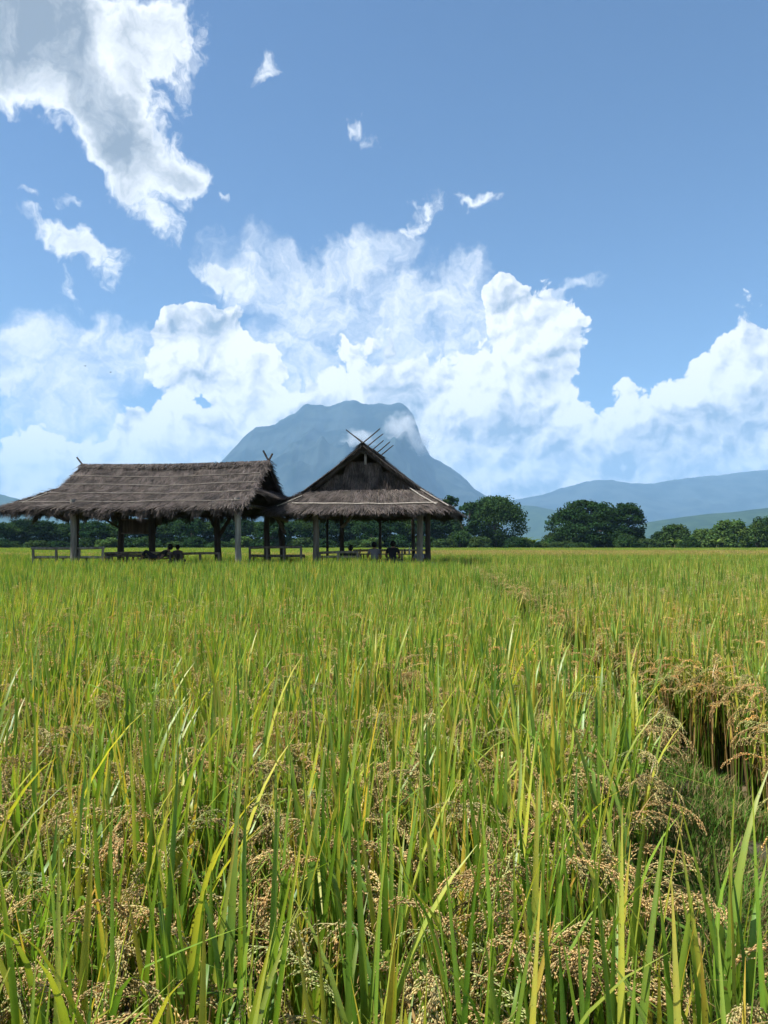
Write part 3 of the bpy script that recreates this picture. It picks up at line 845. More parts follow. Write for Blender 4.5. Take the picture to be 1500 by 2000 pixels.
# ------------------------------------------------------------------ people
def person(label, loc, rz, joints, edges, labels, cols, hair=None, group=None):
    root = empty('person', loc, rz); tag(root, label, 'person', group)
    me = bpy.data.meshes.new('body'); names = list(joints)
    me.from_pydata([joints[k][0] for k in names], [(names.index(a), names.index(c)) for a, c in edges], [])
    ob = bpy.data.objects.new('body', me); col.objects.link(ob)
    sk_ = ob.modifiers.new('skin', 'SKIN'); sk_.use_smooth_shade = True
    for i, k in enumerate(names):
        r = joints[k][1]; me.skin_vertices[0].data[i].radius = (r, r)
        me.skin_vertices[0].data[i].use_root = (k == 'pelvis')
    sb = ob.modifiers.new('sub', 'SUBSURF'); sb.levels = 2; sb.render_levels = 2
    dg = bpy.context.evaluated_depsgraph_get()
    em = bpy.data.meshes.new_from_object(ob.evaluated_get(dg)); em.name = 'body'
    bpy.data.objects.remove(ob)
    co = np.empty(len(em.vertices) * 3, np.float32); em.vertices.foreach_get('co', co); co = co.reshape(-1, 3)
    J = np.array([joints[k][0] for k in names]); rr = np.array([joints[k][1] for k in names])
    dist = np.linalg.norm(co[:, None] - J[None], axis=2) - rr[None] * .6
    idx = dist.argmin(1)
    C = np.array([cols[labels.get(k, 'shirt')] for k in names])[idx]
    for a_ in list(em.color_attributes): em.color_attributes.remove(a_)
    paint(em, C); em.materials.clear()
    link('body', em, M_CLOTH, root)
    # hair: cap of a squashed sphere around the head
    h = Vector(joints['head'][0]); hr = joints['head'][1] * 1.12
    a = Acc(); V = []; F = []; nr, ns = 9, 14
    fwd = Vector(hair.get('face', (0, 1, 0))).normalized()
    for i in range(nr):
        th = math.pi * .97 * i / (nr - 1)
        for k in range(ns):
            ph = 2 * math.pi * k / ns
            v = Vector((math.sin(th) * math.cos(ph), math.sin(th) * math.sin(ph), math.cos(th)))
            back = -v.dot(fwd)
            rad = hr * (1.10 if v.z > -.1 else (1.0 + .12 * max(back, -1)))
            if back < -.25 and v.z < .45: rad *= .72           # opens at the face
            V.append(tuple(h + Vector((v.x * .92, v.y * 1.02, v.z * (1.12 if v.z > 0 else hair.get('len', 1.0)))) * rad + Vector((0, 0, .02))))
    for i in range(nr - 1):
        for k in range(ns): F.append((i * ns + k, i * ns + (k + 1) % ns, (i + 1) * ns + (k + 1) % ns, (i + 1) * ns + k))
    a.add(V, F, (.012, .010, .009)); part('hair', a, M_CLOTH, root, smooth=True)
    return root


def seated(lean=0.0, arm='lap', turn=0.0, s=1.0):
    """cross-legged, facing +y; origin at the seat"""
    j = {'pelvis': ((0, 0, .11), .135), 'spine': ((0, lean * .2 - .02, .29), .125), 'chest': ((0, lean * .5, .46), .135), 'neck': ((turn * .02, lean * .62 + .01, .575), .052),
         'head': ((turn * .04, lean * .75 + .03, .70), .092), 'crown': ((turn * .04, lean * .78 + .03, .765), .07), 'nose': ((turn * .06, lean * .75 + .125, .69), .018)}
    e = [('pelvis', 'spine'), ('spine', 'chest'), ('chest', 'neck'), ('neck', 'head'), ('head', 'crown'), ('head', 'nose')]
    lb = {'head': 'skin', 'neck': 'skin', 'crown': 'skin', 'nose': 'skin', 'pelvis': 'legs'}
    for sd_, sn in (('l', -1), ('r', 1)):
        j['sh' + sd_] = ((sn * .175, lean * .5, .51), .068)
        if arm == 'raise' and sn > 0:
            j['el' + sd_] = ((sn * .29, lean + .13, .40), .047); j['wr' + sd_] = ((sn * .27, lean + .27, .56), .034); j['pm' + sd_] = ((sn * .26, lean + .31, .63), .03)
            fd = (0, .03, .07)
        else:
            j['el' + sd_] = ((sn * .25, lean + .06, .28), .048); j['wr' + sd_] = ((sn * .19, lean + .26, .19), .034); j['pm' + sd_] = ((sn * .15, lean + .33, .17), .03)
            fd = (-sn * .03, .07, -.01)
        e += [('chest', 'sh' + sd_), ('sh' + sd_, 'el' + sd_), ('el' + sd_, 'wr' + sd_), ('wr' + sd_, 'pm' + sd_)]
        for k in range(4):
            nm = 'f%d%s' % (k, sd_); p_ = j['pm' + sd_][0]; l_ = (.9, 1.05, 1.0, .8)[k]
            j[nm] = ((p_[0] + fd[0] * l_ + (k - 1.5) * .019, p_[1] + fd[1] * l_, p_[2] + fd[2] * l_), .0085); e.append(('pm' + sd_, nm)); lb[nm] = 'skin'
        nm = 'th' + sd_; p_ = j['wr' + sd_][0]; j[nm] = ((p_[0] - sn * .045, p_[1] + .05, p_[2] + .02), .0095); e.append(('pm' + sd_, nm))
        for k in ('el', 'wr', 'pm', 'th'): lb[k + sd_] = 'skin'
        j['hp' + sd_] = ((sn * .10, .03, .09), .10); j['kn' + sd_] = ((sn * .33, .33, .11), .068); j['an' + sd_] = ((sn * -.02, .40 + sn * .05, .06), .042); j['ft' + sd_] = ((-sn * .15, .42 + sn * .05, .05), .035)
        e += [('pelvis', 'hp' + sd_), ('hp' + sd_, 'kn' + sd_), ('kn' + sd_, 'an' + sd_), ('an' + sd_, 'ft' + sd_)]
        for k in ('hp', 'kn'): lb[k + sd_] = 'legs'
        for k in ('an', 'ft'): lb[k + sd_] = 'skin'
    if s != 1.0: j = {k: (tuple(c_ * s for c_ in v[0]), v[1] * s) for k, v in j.items()}
    return j, e, lb


SKIN = (.26, .15, .095)
def place(px, d, z): q = W(px, 1065, d); return (q.x, q.y, z)
j, e, lb = seated(.02)
person('person in a pale grey top sitting with back turned, between two dark sitters', place(731, 29.6, .85), R(8), j, e, lb, {'skin': SKIN, 'shirt': (.23, .225, .24), 'legs': (.05, .05, .06)}, {'len': 1.15}, None)
j, e, lb = seated(.03, s=1.06)
person('person in a dark top sitting with back turned, right of the grey top', place(767, 29.3, .85), R(-6), j, e, lb, {'skin': SKIN, 'shirt': (.022, .024, .032), 'legs': (.04, .04, .05)}, {'len': 1.2}, None)
j, e, lb = seated(.12, 'raise', 1)
person('person in dark clothes bending forward with one hand raised, leftmost in gabled shelter', place(680, 29.2, .72), R(-35), j, e, lb, {'skin': SKIN, 'shirt': (.03, .03, .035), 'legs': (.03, .03, .035)}, {'len': 1.1}, None)
j, e, lb = seated(.05, s=.92)
person('person in a light shirt half hidden behind the right-hand front posts', place(819, 29.9, .70), R(25), j, e, lb, {'skin': SKIN, 'shirt': (.30, .31, .33), 'legs': (.05, .05, .06)}, {'len': 1.0}, None)
j, e, lb = seated(.04, s=.85)
person('small dark-haired person sitting upright right of the reclining person', place(347, 29.8, .86), R(10), j, e, lb, {'skin': SKIN, 'shirt': (.10, .08, .08), 'legs': (.04, .04, .05)}, {'len': 1.0}, None)
# reclining figure
j = {'pelvis': ((0, 0, .14), .13), 'spine': ((.17, 0, .22), .12), 'chest': ((.33, 0, .33), .135), 'neck': ((.43, .0, .42), .052), 'head': ((.50, 0, .52), .095), 'crown': ((.53, 0, .575), .07), 'nose': ((.43, 0, .575), .018)}
e = [('pelvis', 'spine'), ('spine', 'chest'), ('chest', 'neck'), ('neck', 'head'), ('head', 'crown'), ('head', 'nose')]
lb = {'head': 'skin', 'neck': 'skin', 'crown': 'skin', 'nose': 'skin', 'pelvis': 'legs'}
for sd_, sn in (('l', -1), ('r', 1)):
    j['sh' + sd_] = ((.36, sn * .17, .36), .066); j['el' + sd_] = ((.40 + .1 * sn, sn * .27, .17), .046); j['wr' + sd_] = ((.22, sn * .26, .10), .034); j['pm' + sd_] = ((.14, sn * .25, .09), .03)
    e += [('chest', 'sh' + sd_), ('sh' + sd_, 'el' + sd_), ('el' + sd_, 'wr' + sd_), ('wr' + sd_, 'pm' + sd_)]
    for k in range(4):
        nm = 'f%d%s' % (k, sd_); j[nm] = ((.06, sn * .25 + (k - 1.5) * .02, .07), .0085); e.append(('pm' + sd_, nm)); lb[nm] = 'skin'
    nm = 'th' + sd_; j[nm] = ((.13, sn * .19, .10), .0095); e.append(('pm' + sd_, nm))
    for k in ('el', 'wr', 'pm', 'th'): lb[k + sd_] = 'skin'
    kz = .40 if sn < 0 else .18
    j['hp' + sd_] = ((-.06, sn * .1, .13), .1); j['kn' + sd_] = ((-.42, sn * .13, kz), .068); j['an' + sd_] = ((-.62 if sn < 0 else -.8, sn * .12, .07), .042); j['ft' + sd_] = ((-.73 if sn < 0 else -.88, sn * .13, .05 if sn < 0 else .14), .034)
    e += [('pelvis', 'hp' + sd_), ('hp' + sd_, 'kn' + sd_), ('kn' + sd_, 'an' + sd_), ('an' + sd_, 'ft' + sd_)]
    for k in ('hp', 'kn'): lb[k + sd_] = 'legs'
    for k in ('an', 'ft'): lb[k + sd_] = 'skin'
person('person in dark clothes reclining on the deck with one knee up, under the long roof', place(308, 29.0, .95), HROT, j, e, lb, {'skin': SKIN, 'shirt': (.045, .04, .045), 'legs': (.03, .03, .04)}, {'len': 1.0, 'face': (-.8, 0, .6)}, None)

# dry bush at the far left bench
db = empty('dry_bush', (W(72, 1080, 27.6).x, 27.6, 0)); tag(db, 'bare twiggy dry bush poking up at the end of the left bench', 'bush')
for k in range(14):
    a = Acc(); q = Vector((0, 0, .5)); d = Vector((random.uniform(-1, 1), random.uniform(-.5, .5), random.uniform(.5, 1.0))).normalized(); pts = [Vector((0, 0, 0)), q]
    for i in range(4):
        q = q + d * random.uniform(.14, .26); pts.append(q.copy()); d = (d + Vector((random.uniform(-.4, .4), random.uniform(-.4, .4), random.uniform(-.2, .2)))).normalized()
    tube(a, pts, [.014 - .002 * i for i in range(len(pts))], 4, (.30, .23, .16)); part('twig', a, M_WOOD, db)

# two birds far up
for (px, py, d, lab) in ((166, 715, 95, 'tiny dark bird in the sky, the higher and left one of two'), (216, 727, 98, 'tiny dark bird in the sky, the lower and right one of two')):
    bdq = empty('bird', W(px, py, d), R(random.uniform(-60, 60))); tag(bdq, lab, 'bird', 'birds in the sky')
    a = Acc(); tube(a, [(0, -.1, 0), (0, -.07, .0), (0, 0, 0), (0, .07, .01), (0, .1, .01)], [.005, .022, .032, .022, .006], 8, (.02, .02, .02)); part('body', a, M_CLOTH, bdq, smooth=True)
    for sn in (-1, 1):
        a = Acc(); V = [(sn * .02, .04, .01), (sn * .02, -.04, .01), (sn * .13, -.02, .05), (sn * .13, .05, .05), (sn * .26, -.04, .03), (sn * .25, -.01, .03)]
        V2 = [(x, y, z + .006) for x, y, z in V]
        a.add(V + V2, [(0, 1, 2, 3), (3, 2, 4, 5), (6, 9, 8, 7), (9, 11, 10, 8), (1, 7, 8, 2), (2, 8, 10, 4), (0, 3, 9, 6), (3, 5, 11, 9), (4, 10, 11, 5)], (.02, .02, .02)); part('wing', a, M_CLOTH, bdq)

# ------------------------------------------------------------------ trees
def leaf_cloud(acc, centers, radii, per, size, base, flat=.7, var=.25, up=.35):
    nC = len(centers)
    ci = np.repeat(np.arange(nC), per); n = len(ci)
    d = rng.normal(size=(n, 3)); d /= np.linalg.norm(d, axis=1)[:, None]
    rad = np.asarray(radii)[ci][:, None] * rng.random(n)[:, None] ** .38
    c = np.asarray(centers)[ci] + d * rad * np.array([1, 1, flat])
    N = d * .7 + rng.normal(size=(n, 3)) * .55 + np.array([0, 0, up]); N /= np.linalg.norm(N, axis=1)[:, None]
    T = np.cross(N, rng.normal(size=(n, 3))); T /= np.linalg.norm(T, axis=1)[:, None]; S = np.cross(N, T)
    s = size * rng.uniform(.6, 1.35, n)[:, None]
    V = np.stack([c - T * s, c + S * s * .5 - N * s * .12, c + T * s, c - S * s * .5 - N * s * .12], 1).reshape(-1, 3)
    ct = rng.normal(1, var * .5, nC)[ci]; lt = rng.uniform(1 - var, 1 + var, n)
    hue = rng.normal(0, .08, nC)[ci]
    C = np.array(base)[None] * np.clip(ct * lt, .5, 1.7)[:, None] * np.stack([1 + hue, np.ones(n), 1 - hue * .5], 1)
    acc.add(V, np.arange(n * 4).reshape(-1, 4), np.repeat(np.clip(C, .004, 1), 4, 0))


def limbs(acc, H, targets, r0, colr, z_split=.3, base_sway=.4):
    sp = Vector((random.uniform(-1, 1) * base_sway, random.uniform(-1, 1) * base_sway, H * z_split))
    tube(acc, [(0, 0, -.2), (sp.x * .4, sp.y * .4, sp.z * .5), tuple(sp)], [r0 * 1.35, r0, r0 * .85], 8, colr)
    for t in targets:
        t = Vector(t); mid = sp.lerp(t, .5) + Vector((random.uniform(-.5, .5), random.uniform(-.5, .5), random.uniform(0, .8)))
        tube(acc, [tuple(sp), tuple(mid), tuple(t)], [r0 * .55, r0 * .33, r0 * .12], 6, colr)


def tree_meshes(H, Wd, nclump, per, size, base, shape='round', zb=.12, skew=0.0, rc=.2, flat=.75):
    cs = []; rs = []
    while len(cs) < nclump:
        x, y = random.uniform(-1, 1), random.uniform(-1, 1)
        if x * x + y * y > 1: continue
        r = math.hypot(x, y)
        if shape == 'umbrella':
            zt = H * (.98 - .50 * r ** 2.2)
            z = zt - random.random() ** 1.3 * H * (.46 + .22 * (r > .5))
            cr = Wd * rc * random.uniform(.55, 1.0) * .5
        elif shape == 'bush':
            zt = H * math.sqrt(max(0, 1 - r ** 2.4)); z = random.uniform(0.05 * H, max(zt, .1 * H)); z = max(z, zt * random.random() ** .3)
            cr = Wd * rc * random.uniform(.5, 1.0) * .5
        else:
            zc = H * (.5 + zb * .5); hz = H * (1 - zb) * .5
            lim = math.sqrt(max(0, 1 - r * r)); z = zc + hz * lim * random.choice((-.8, 1, 1)) * random.random() ** .35
            cr = Wd * rc * random.uniform(.55, 1.05) * .5
        cs.append((x * Wd / 2 * .86 + skew * z, y * Wd / 2 * .86, min(z, H - cr * .5))); rs.append(cr)
    a = Acc(); leaf_cloud(a, cs, rs, per, size, base, flat)
    t = Acc(); ids = random.sample(range(nclump), min(9, nclump))
    limbs(t, H, [cs[i] for i in ids], max(.12, Wd * .022), (.11, .09, .07), .34 if shape != 'bush' else .12)
    return t.mesh('trunk', True), a.mesh('crown')


def tree(name, label, meshes, px, d, rz=0, s=(1, 1, 1), group=None, cat='tree'):
    q = W(px, 1065, d)
    root = empty(name, (q.x, d, 0), rz); root.scale = s
    tag(root, label, cat, group)
    link('trunk', meshes[0], M_BARK, root); link('crown', meshes[1], M_TREE, root)
    return root


DK = (.022, .050, .018); MD = (.032, .066, .022); LT = (.068, .12, .034)
# the rain tree and its neighbours on the right
rain = tree_meshes(14.8, 28.0, 330, 60, .40, (.022, .050, .016), 'umbrella', rc=.20, flat=.42)
tree('rain_tree', 'huge dark umbrella-shaped tree standing right of the thatched shelters', rain, 1150, 222, .4, group='trees along the field edge')
side = tree_meshes(13.6, 11.0, 130, 55, .36, (.021, .046, .015), 'round', zb=.05, rc=.36, flat=.6)
tree('leafy_tree', 'leafy tree merging into the right flank of the umbrella-shaped tree', side, 1222, 219, 1.2, group='trees along the field edge')
big = tree_meshes(15.2, 18.0, 220, 60, .38, MD, 'round', zb=.0, rc=.30)
tree('leafy_tree', 'tall rounded dark tree just right of the gabled roof', big, 968, 218, .3, group='trees along the field edge')
knob = tree_meshes(14.0, 7.5, 34, 60, .42, DK, 'round', zb=.2, rc=.42)
tree('leafy_tree', 'narrow tree with a knobby top peeping out behind the gabled roof corner', knob, 912, 216, .3, group='trees along the field edge')
knob2 = tree_meshes(16.2, 6.5, 26, 55, .42, DK, 'round', zb=.3, rc=.4)
tree('leafy_tree', 'slim tree rising above the right eave of the gabled roof', knob2, 880, 226, .3, group='trees along the field edge')
sp_ = tree_meshes(15.8, 7.0, 40, 40, .36, (.05, .085, .03), 'round', zb=.3, rc=.3)
tree('leafy_tree', 'sparse-topped tree behind the tall rounded one, its twigs highest', sp_, 958, 224, 1.0, group='trees along the field edge')
# smaller growth in front of them
bush = [tree_meshes(4.6, 7.0, 70, 50, .27, c_, 'bush', rc=.38) for c_ in (DK, MD, LT, (.04, .075, .026))]
tall_bush = [tree_meshes(7.6, 10.5, 130, 55, .32, c_, 'bush', rc=.30) for c_ in (LT, (.038, .072, .022), MD)]
GB = 'bushes along the field edge'
for px, d, mi, sx, sz, lab in ((900, 205, 1, 1.1, 1.2, 'green bush at the foot of the tree behind the gabled roof corner'), (935, 203, 3, 1.0, .85, 'broad-leaved bush at the left foot of the tall rounded tree'),
                               (1010, 206, 0, 1.0, .8, 'dark bush at the right foot of the tall rounded tree'), (1085, 214, 3, .8, .55, 'low pale bush under the left side of the umbrella-shaped tree'),
                               (1110, 212, 3, .8, .6, 'low bush in the opening under the umbrella-shaped tree'), (1135, 209, 1, .9, .5, 'low dark bush in front of the umbrella-shaped tree'),
                               (1222, 207, 1, 1.0, 1.0, 'bush in front of the right flank of the umbrella-shaped tree'), (1262, 212, 3, .9, .75, 'small bush in the dip right of the umbrella-shaped tree'),
                               (1245, 206, 0, .7, .5, 'lowest dark bush right of the umbrella-shaped tree'), (1060, 214, 2, .6, .55, 'yellowish low bush left of the umbrella-shaped tree')):
    tree('bush', lab, bush[mi], px, d, random.uniform(0, 6), (sx, sx, sz), GB, 'bush')
for px, d, mi, sx, sz, lab in ((1320, 212, 1, 1.0, .95, 'rounded green bush, first of the pale ones right of the umbrella tree'), (1375, 206, 0, .85, .78, 'pale green bush left of the largest pale bush'),
                               (1428, 204, 0, 1.15, 1.08, 'largest pale green bushy tree near the right edge'), (1292, 216, 2, .7, .7, 'dark small bush between umbrella tree and pale bushes'),
                               (1482, 210, 1, .9, 1.0, 'green bush at the right edge of the picture'), (1500, 240, 2, 1.3, 1.35, 'brownish dark tree rising behind the right-edge bush'),
                               (1345, 204, 2, .55, .5, 'low dark bush in front of the pale bushes')):
    tree('bush', lab, tall_bush[mi], px, d, random.uniform(0, 6), (sx, sx, sz), GB, 'bush')

for i, px in enumerate(range(892, 1512, 27)):
    tree('bush', 'dark bush %s in the back row from the left, under the right-hand trees' % (['first', 'second', 'third', 'fourth', 'fifth', 'sixth', 'seventh', 'eighth', 'ninth', 'tenth', 'eleventh', 'twelfth', 'thirteenth', 'fourteenth', 'fifteenth', 'sixteenth',
         'seventeenth', 'eighteenth', 'nineteenth', 'twentieth', 'twenty-first', 'twenty-second', 'twenty-third', 'twenty-fourth'][i]), bush[[0, 1, 0, 3][i % 4]], px + random.uniform(-6, 6), 229 + (i * 13 % 6), i * 1.3, (1.0, .9, random.uniform(.55, .85) * (1.45 if 1080 < px < 1250 else 1)), GB, 'bush')

# broad-leaved banana plants among the bushes
def banana(px, d, h, lab):
    q = W(px, 1065, d); root = empty('banana_plant', (q.x, d, 0), random.uniform(0, 6)); tag(root, lab, 'plant', 'banana plants along the field edge')
    a = Acc(); tube(a, [(0, 0, 0), (.03, 0, h * .3), (0, .03, h * .5)], [.16, .13, .09], 8, (.12, .13, .05)); part('stem', a, M_BARK, root, smooth=True)
    for k in range(8):
        az = k * 2.4 + random.random(); lean0 = random.uniform(.15, .7); L = h * random.uniform(.5, .7); w = .34
        V = []; q = Vector((0, 0, h * .48)); th = lean0; n = 7
        for i in range(n):
            t = i / (n - 1); ww = w * (math.sin(math.pi * (.1 + .88 * t)) ** .6)
            dr = Vector((math.sin(th) * math.cos(az), math.sin(th) * math.sin(az), math.cos(th))); sdv = Vector((-math.sin(az), math.cos(az), 0))
            V += [tuple(q - sdv * ww + Vector((0, 0, -.08))), tuple(q), tuple(q + sdv * ww + Vector((0, 0, -.08)))]
            q = q + dr * L / (n - 1); th += .24
        F = [f for i in range(n - 1) for f in ((i * 3, i * 3 + 1, i * 3 + 4, i * 3 + 3), (i * 3 + 1, i * 3 + 2, i * 3 + 5, i * 3 + 4))]
        a = Acc(); a.add(V, F, (.10, .16, .035)); part('leaf', a, M_TREE, root)
banana(1028, 204, 4.6, 'banana plant left of the pair at the foot of the tall rounded tree')
banana(1042, 205, 4.2, 'banana plant right of the pair at the foot of the tall rounded tree')
banana(1318, 201, 4.0, 'banana plant in front of the first pale bush on the right')
banana(1400, 200, 3.6, 'banana plant in front of the largest pale bush')

# tree line behind the shelters
mids = [tree_meshes(9.0, 10.5, 130, 48, .36, c_, 'round', zb=.0, rc=.32) for c_ in (DK, MD, (.020, .043, .019), (.032, .062, .019))]
GT = 'trees in the line behind the shelters'
tops = [(-8, 1020), (22, 1022), (52, 1014), (84, 1018), (118, 1024), (150, 1022), (182, 1019), (214, 1021), (246, 1012), (276, 1016), (308, 1024), (338, 1013), (372, 1012), (404, 1018), (436, 1015), (468, 1014), (500, 1020),
        (532, 1016), (564, 1018), (596, 1014), (628, 1016), (660, 1012), (692, 1010), (724, 1014), (756, 1010), (788, 1012), (820, 1008), (850, 1004), (872, 1010)]
words = {0: 'dark', 1: 'mid-green', 2: 'bluish dark', 3: 'lighter green'}
nearby = lambda px: ('left of the long shelter' if px < 60 else 'behind the left bench' if px < 140 else 'behind the left of the long roof' if px < 300 else 'behind the right of the long roof' if px < 460
                     else 'behind the gap between shelters' if px < 600 else 'behind the left of the gabled roof' if px < 712 else 'behind the right of the gabled roof')
seen = {}
ordw = ['first', 'second', 'third', 'fourth', 'fifth', 'sixth', 'seventh']
for i, (px, py) in enumerate(tops):
    mi = (i * 7 + (i // 3)) % 4
    d = 208 + (i * 37 % 17)
    h = W(px, py, d).z / 9.0
    key = nearby(px); seen[key] = seen.get(key, 0) + 1
    tree('line_tree', '%s %s far tree, %s' % (ordw[seen[key] - 1], words[mi], key), mids[mi], px, d, i * 1.7, (1.0 * random.uniform(.85, 1.15), 1.0, h), GT)
for i, px in enumerate(range(-16, 880, 44)):
    tree('bush', '%s bush from the left along the foot of the tree line behind the shelters' % (['leftmost', 'second', 'third', 'fourth', 'fifth', 'sixth', 'seventh', 'eighth', 'ninth', 'tenth', 'eleventh', 'twelfth', 'thirteenth', 'fourteenth', 'fifteenth', 'sixteenth',
         'seventeenth', 'eighteenth', 'nineteenth', 'twentieth', 'twenty-first', 'twenty-second'][i]), bush[[0, 1, 3, 0, 1, 2][i % 6]], px + random.uniform(-14, 14), 203 + (i * 13 % 5), i, (1.2, 1.0, random.uniform(.55, .95)), GB, 'bush')

# ------------------------------------------------------------------ rice
GRN = np.array((.155, .285, .034)); YGR = np.array((.335, .39, .055)); YEL = np.array((.50, .41, .06)); ORG = np.array((.44, .27, .07))
STR = np.array((.42, .32, .15)); BRN = np.array((.27, .185, .085)); DGR = np.array((.09, .20, .028))
GR1 = np.array((.68, .57, .27)); GR2 = np.array((.57, .60, .25)); GR3 = np.array((.62, .45, .20))


def leaf_geo(L, w, lean, curl, seg, fold, kind, r=None, twist=0.0):
    """blade from the origin leaning to +x; returns V,F,C"""
    t = np.linspace(0, 1, seg + 1)
    th = lean + curl * t ** 2
    if seg > 5 and rng.random() < .09: th = th + np.where(t > rng.uniform(.45, .75), rng.uniform(.7, 1.9), 0)
    ds = L / seg
    x = np.concatenate([[0], np.cumsum(np.sin(th[:-1]) * ds)]); z = np.concatenate([[0], np.cumsum(np.cos(th[:-1]) * ds)])
    wid = w * np.minimum(1, .55 + t * 2.2) * np.maximum(1 - t ** 2.3, .02) ** .85
    ph = twist * t
    c0 = {'g': GRN, 'd': DGR, 'y': YGR, 'l': YEL, 's': STR, 'b': BRN}[kind]
    tipc = {'g': YGR, 'd': GRN, 'y': ORG, 'l': ORG, 's': BRN, 'b': STR}[kind]
    jit = rng.uniform(.78, 1.25)
    f = np.clip((t - rng.uniform(.45, .85)) / .35, 0, 1)[:, None] * rng.uniform(.3, 1.0)
    low = np.clip(1 - t / .35, 0, 1)[:, None] * .35
    Cc = (c0[None] * (1 - f) + tipc[None] * f) * jit
    Cc = Cc * (1 - low) + (GRN * .9)[None] * low if kind in 'gyd' else Cc
    if fold:
        V = np.stack([np.stack([x + np.sin(ph) * -wid / 2 - .12 * wid, -np.cos(ph) * wid / 2, z], 1), np.stack([x, 0 * x, z], 1), np.stack([x + np.sin(ph) * wid / 2 - .12 * wid, np.cos(ph) * wid / 2, z], 1)], 1).reshape(-1, 3)
        F = [q for i in range(seg) for q in ((i * 3, i * 3 + 1, i * 3 + 4, i * 3 + 3), (i * 3 + 1, i * 3 + 2, i * 3 + 5, i * 3 + 4))]
        C = np.repeat(Cc, 3, 0).reshape(-1, 3, 3).copy(); C[:, 1] *= 1.12; C = C.reshape(-1, 3)
    else:
        V = np.stack([np.stack([x, -wid / 2, z], 1), np.stack([x, wid / 2, z], 1)], 1).reshape(-1, 3)
        F = [(i * 2, i * 2 + 1, i * 2 + 3, i * 2 + 2) for i in range(seg)]
        C = np.repeat(Cc, 2, 0)
    return V, np.array(F), C


def grains_geo(P, D, ln, rad, C):
    """elongated octahedra at P along D"""
    n = len(P); D = D / np.linalg.norm(D, axis=1)[:, None]
    a = np.cross(D, rng.normal(size=(n, 3))); a /= np.linalg.norm(a, axis=1)[:, None]; b2 = np.cross(D, a)
    ln = np.broadcast_to(ln, n)[:, None]; rad = np.broadcast_to(rad, n)[:, None]
    m_ = P + D * ln * .45
    V = np.stack([P, m_ + a * rad, m_ + b2 * rad, m_ - a * rad, m_ - b2 * rad, P + D * ln], 1).reshape(-1, 3)
    f = np.array([(0, 2, 1), (0, 3, 2), (0, 4, 3), (0, 1, 4), (5, 1, 2), (5, 2, 3), (5, 3, 4), (5, 4, 1)])
    F = (f[None] + (np.arange(n) * 6)[:, None, None]).reshape(-1, 3)
    return V, F, np.repeat(C, 6, 0)


def panicle_geo(acc, nbr, ng, gl=.0098, gr=.0018, axis_r=.0014, tone=None, droop=None, stalk=.10):
    """arching rice panicle from the origin, leaning to +x"""
    L = rng.uniform(.2, .27); th0 = rng.uniform(.05, .3); th1 = droop if droop is not None else rng.uniform(1.8, 3.1)
    n = 10; t = np.linspace(0, 1, n); th = th0 + (th1 - th0) * np.clip((t * (L + stalk) - stalk * .6) / (L + stalk * .4), 0, 1) ** .8
    ds = (L + stalk) / (n - 1)
    x = np.concatenate([[0], np.cumsum(np.sin(th[:-1]) * ds)]); z = np.concatenate([[0], np.cumsum(np.cos(th[:-1]) * ds)])
    y = np.cumsum(rng.normal(0, .006, n)); y[0] = 0
    ax = np.stack([x, y, z], 1)
    base = tone if tone is not None else (GR1, GR2, GR3)[rng.choice(3, p=[.5, .32, .18])]
    tube(acc, [tuple(p) for p in ax], list(np.linspace(axis_r * 1.3, axis_r * .6, n)), 3, tuple(base * .75), False)
    Ps = []; Ds = []
    for k in range(nbr):
        tt = stalk / (L + stalk) * .9 + (1 - stalk / (L + stalk) * .9) * (k + .2) / nbr
        i = min(int(tt * (n - 1)), n - 2); fr = tt * (n - 1) - i
        p0 = ax[i] * (1 - fr) + ax[i + 1] * fr; d0 = ax[i + 1] - ax[i]; d0 /= np.linalg.norm(d0)
        az = rng.uniform(0, 6.28); side_ = np.array([math.cos(az), math.sin(az), 0.1])
        d = d0 * 1.0 + side_ * rng.uniform(.05, .26); d /= np.linalg.norm(d)
        bl = rng.uniform(.06, .10) * (1.15 - .5 * k / nbr)
        p = p0.copy(); stp = bl / ng; pts = [p0]
        for g_ in range(ng):
            p = p + d * stp; d = d + np.array([0, 0, -1.0]) * .14; d /= np.linalg.norm(d)
            Ps.append(p.copy()); sp2 = rng.normal(0, .13, 3); Ds.append(d + sp2)
            Ps.append(p + rng.normal(0, .003, 3) - d * stp * .5); Ds.append(d + rng.normal(0, .2, 3))
        # branch stalk
    Ps = np.array(Ps); Ds = np.array(Ds); m_ = len(Ps)
    C = base[None] * rng.uniform(.6, 1.25, m_)[:, None]
    gsel = rng.random(m_) < .15; C[gsel] = GR2 * .8
    bsel = rng.random(m_) < .12; C[bsel] = BRN * 1.3
    V, F, C = grains_geo(Ps, Ds, gl * rng.uniform(.8, 1.15, m_), gr * rng.uniform(.8, 1.2, m_), C)
    acc.add(V, F, C)


def rotz(V, a): c_, s_ = math.cos(a), math.sin(a); return np.stack([V[:, 0] * c_ - V[:, 1] * s_, V[:, 0] * s_ + V[:, 1] * c_, V[:, 2]], 1)


def pick_kind(dry=0.0):
    r_ = rng.random()
    if r_ < dry: return 's' if rng.random() < .6 else 'b'
    return rng.choice(list('gdyls'), p=[.53, .15, .235, .03, .055])


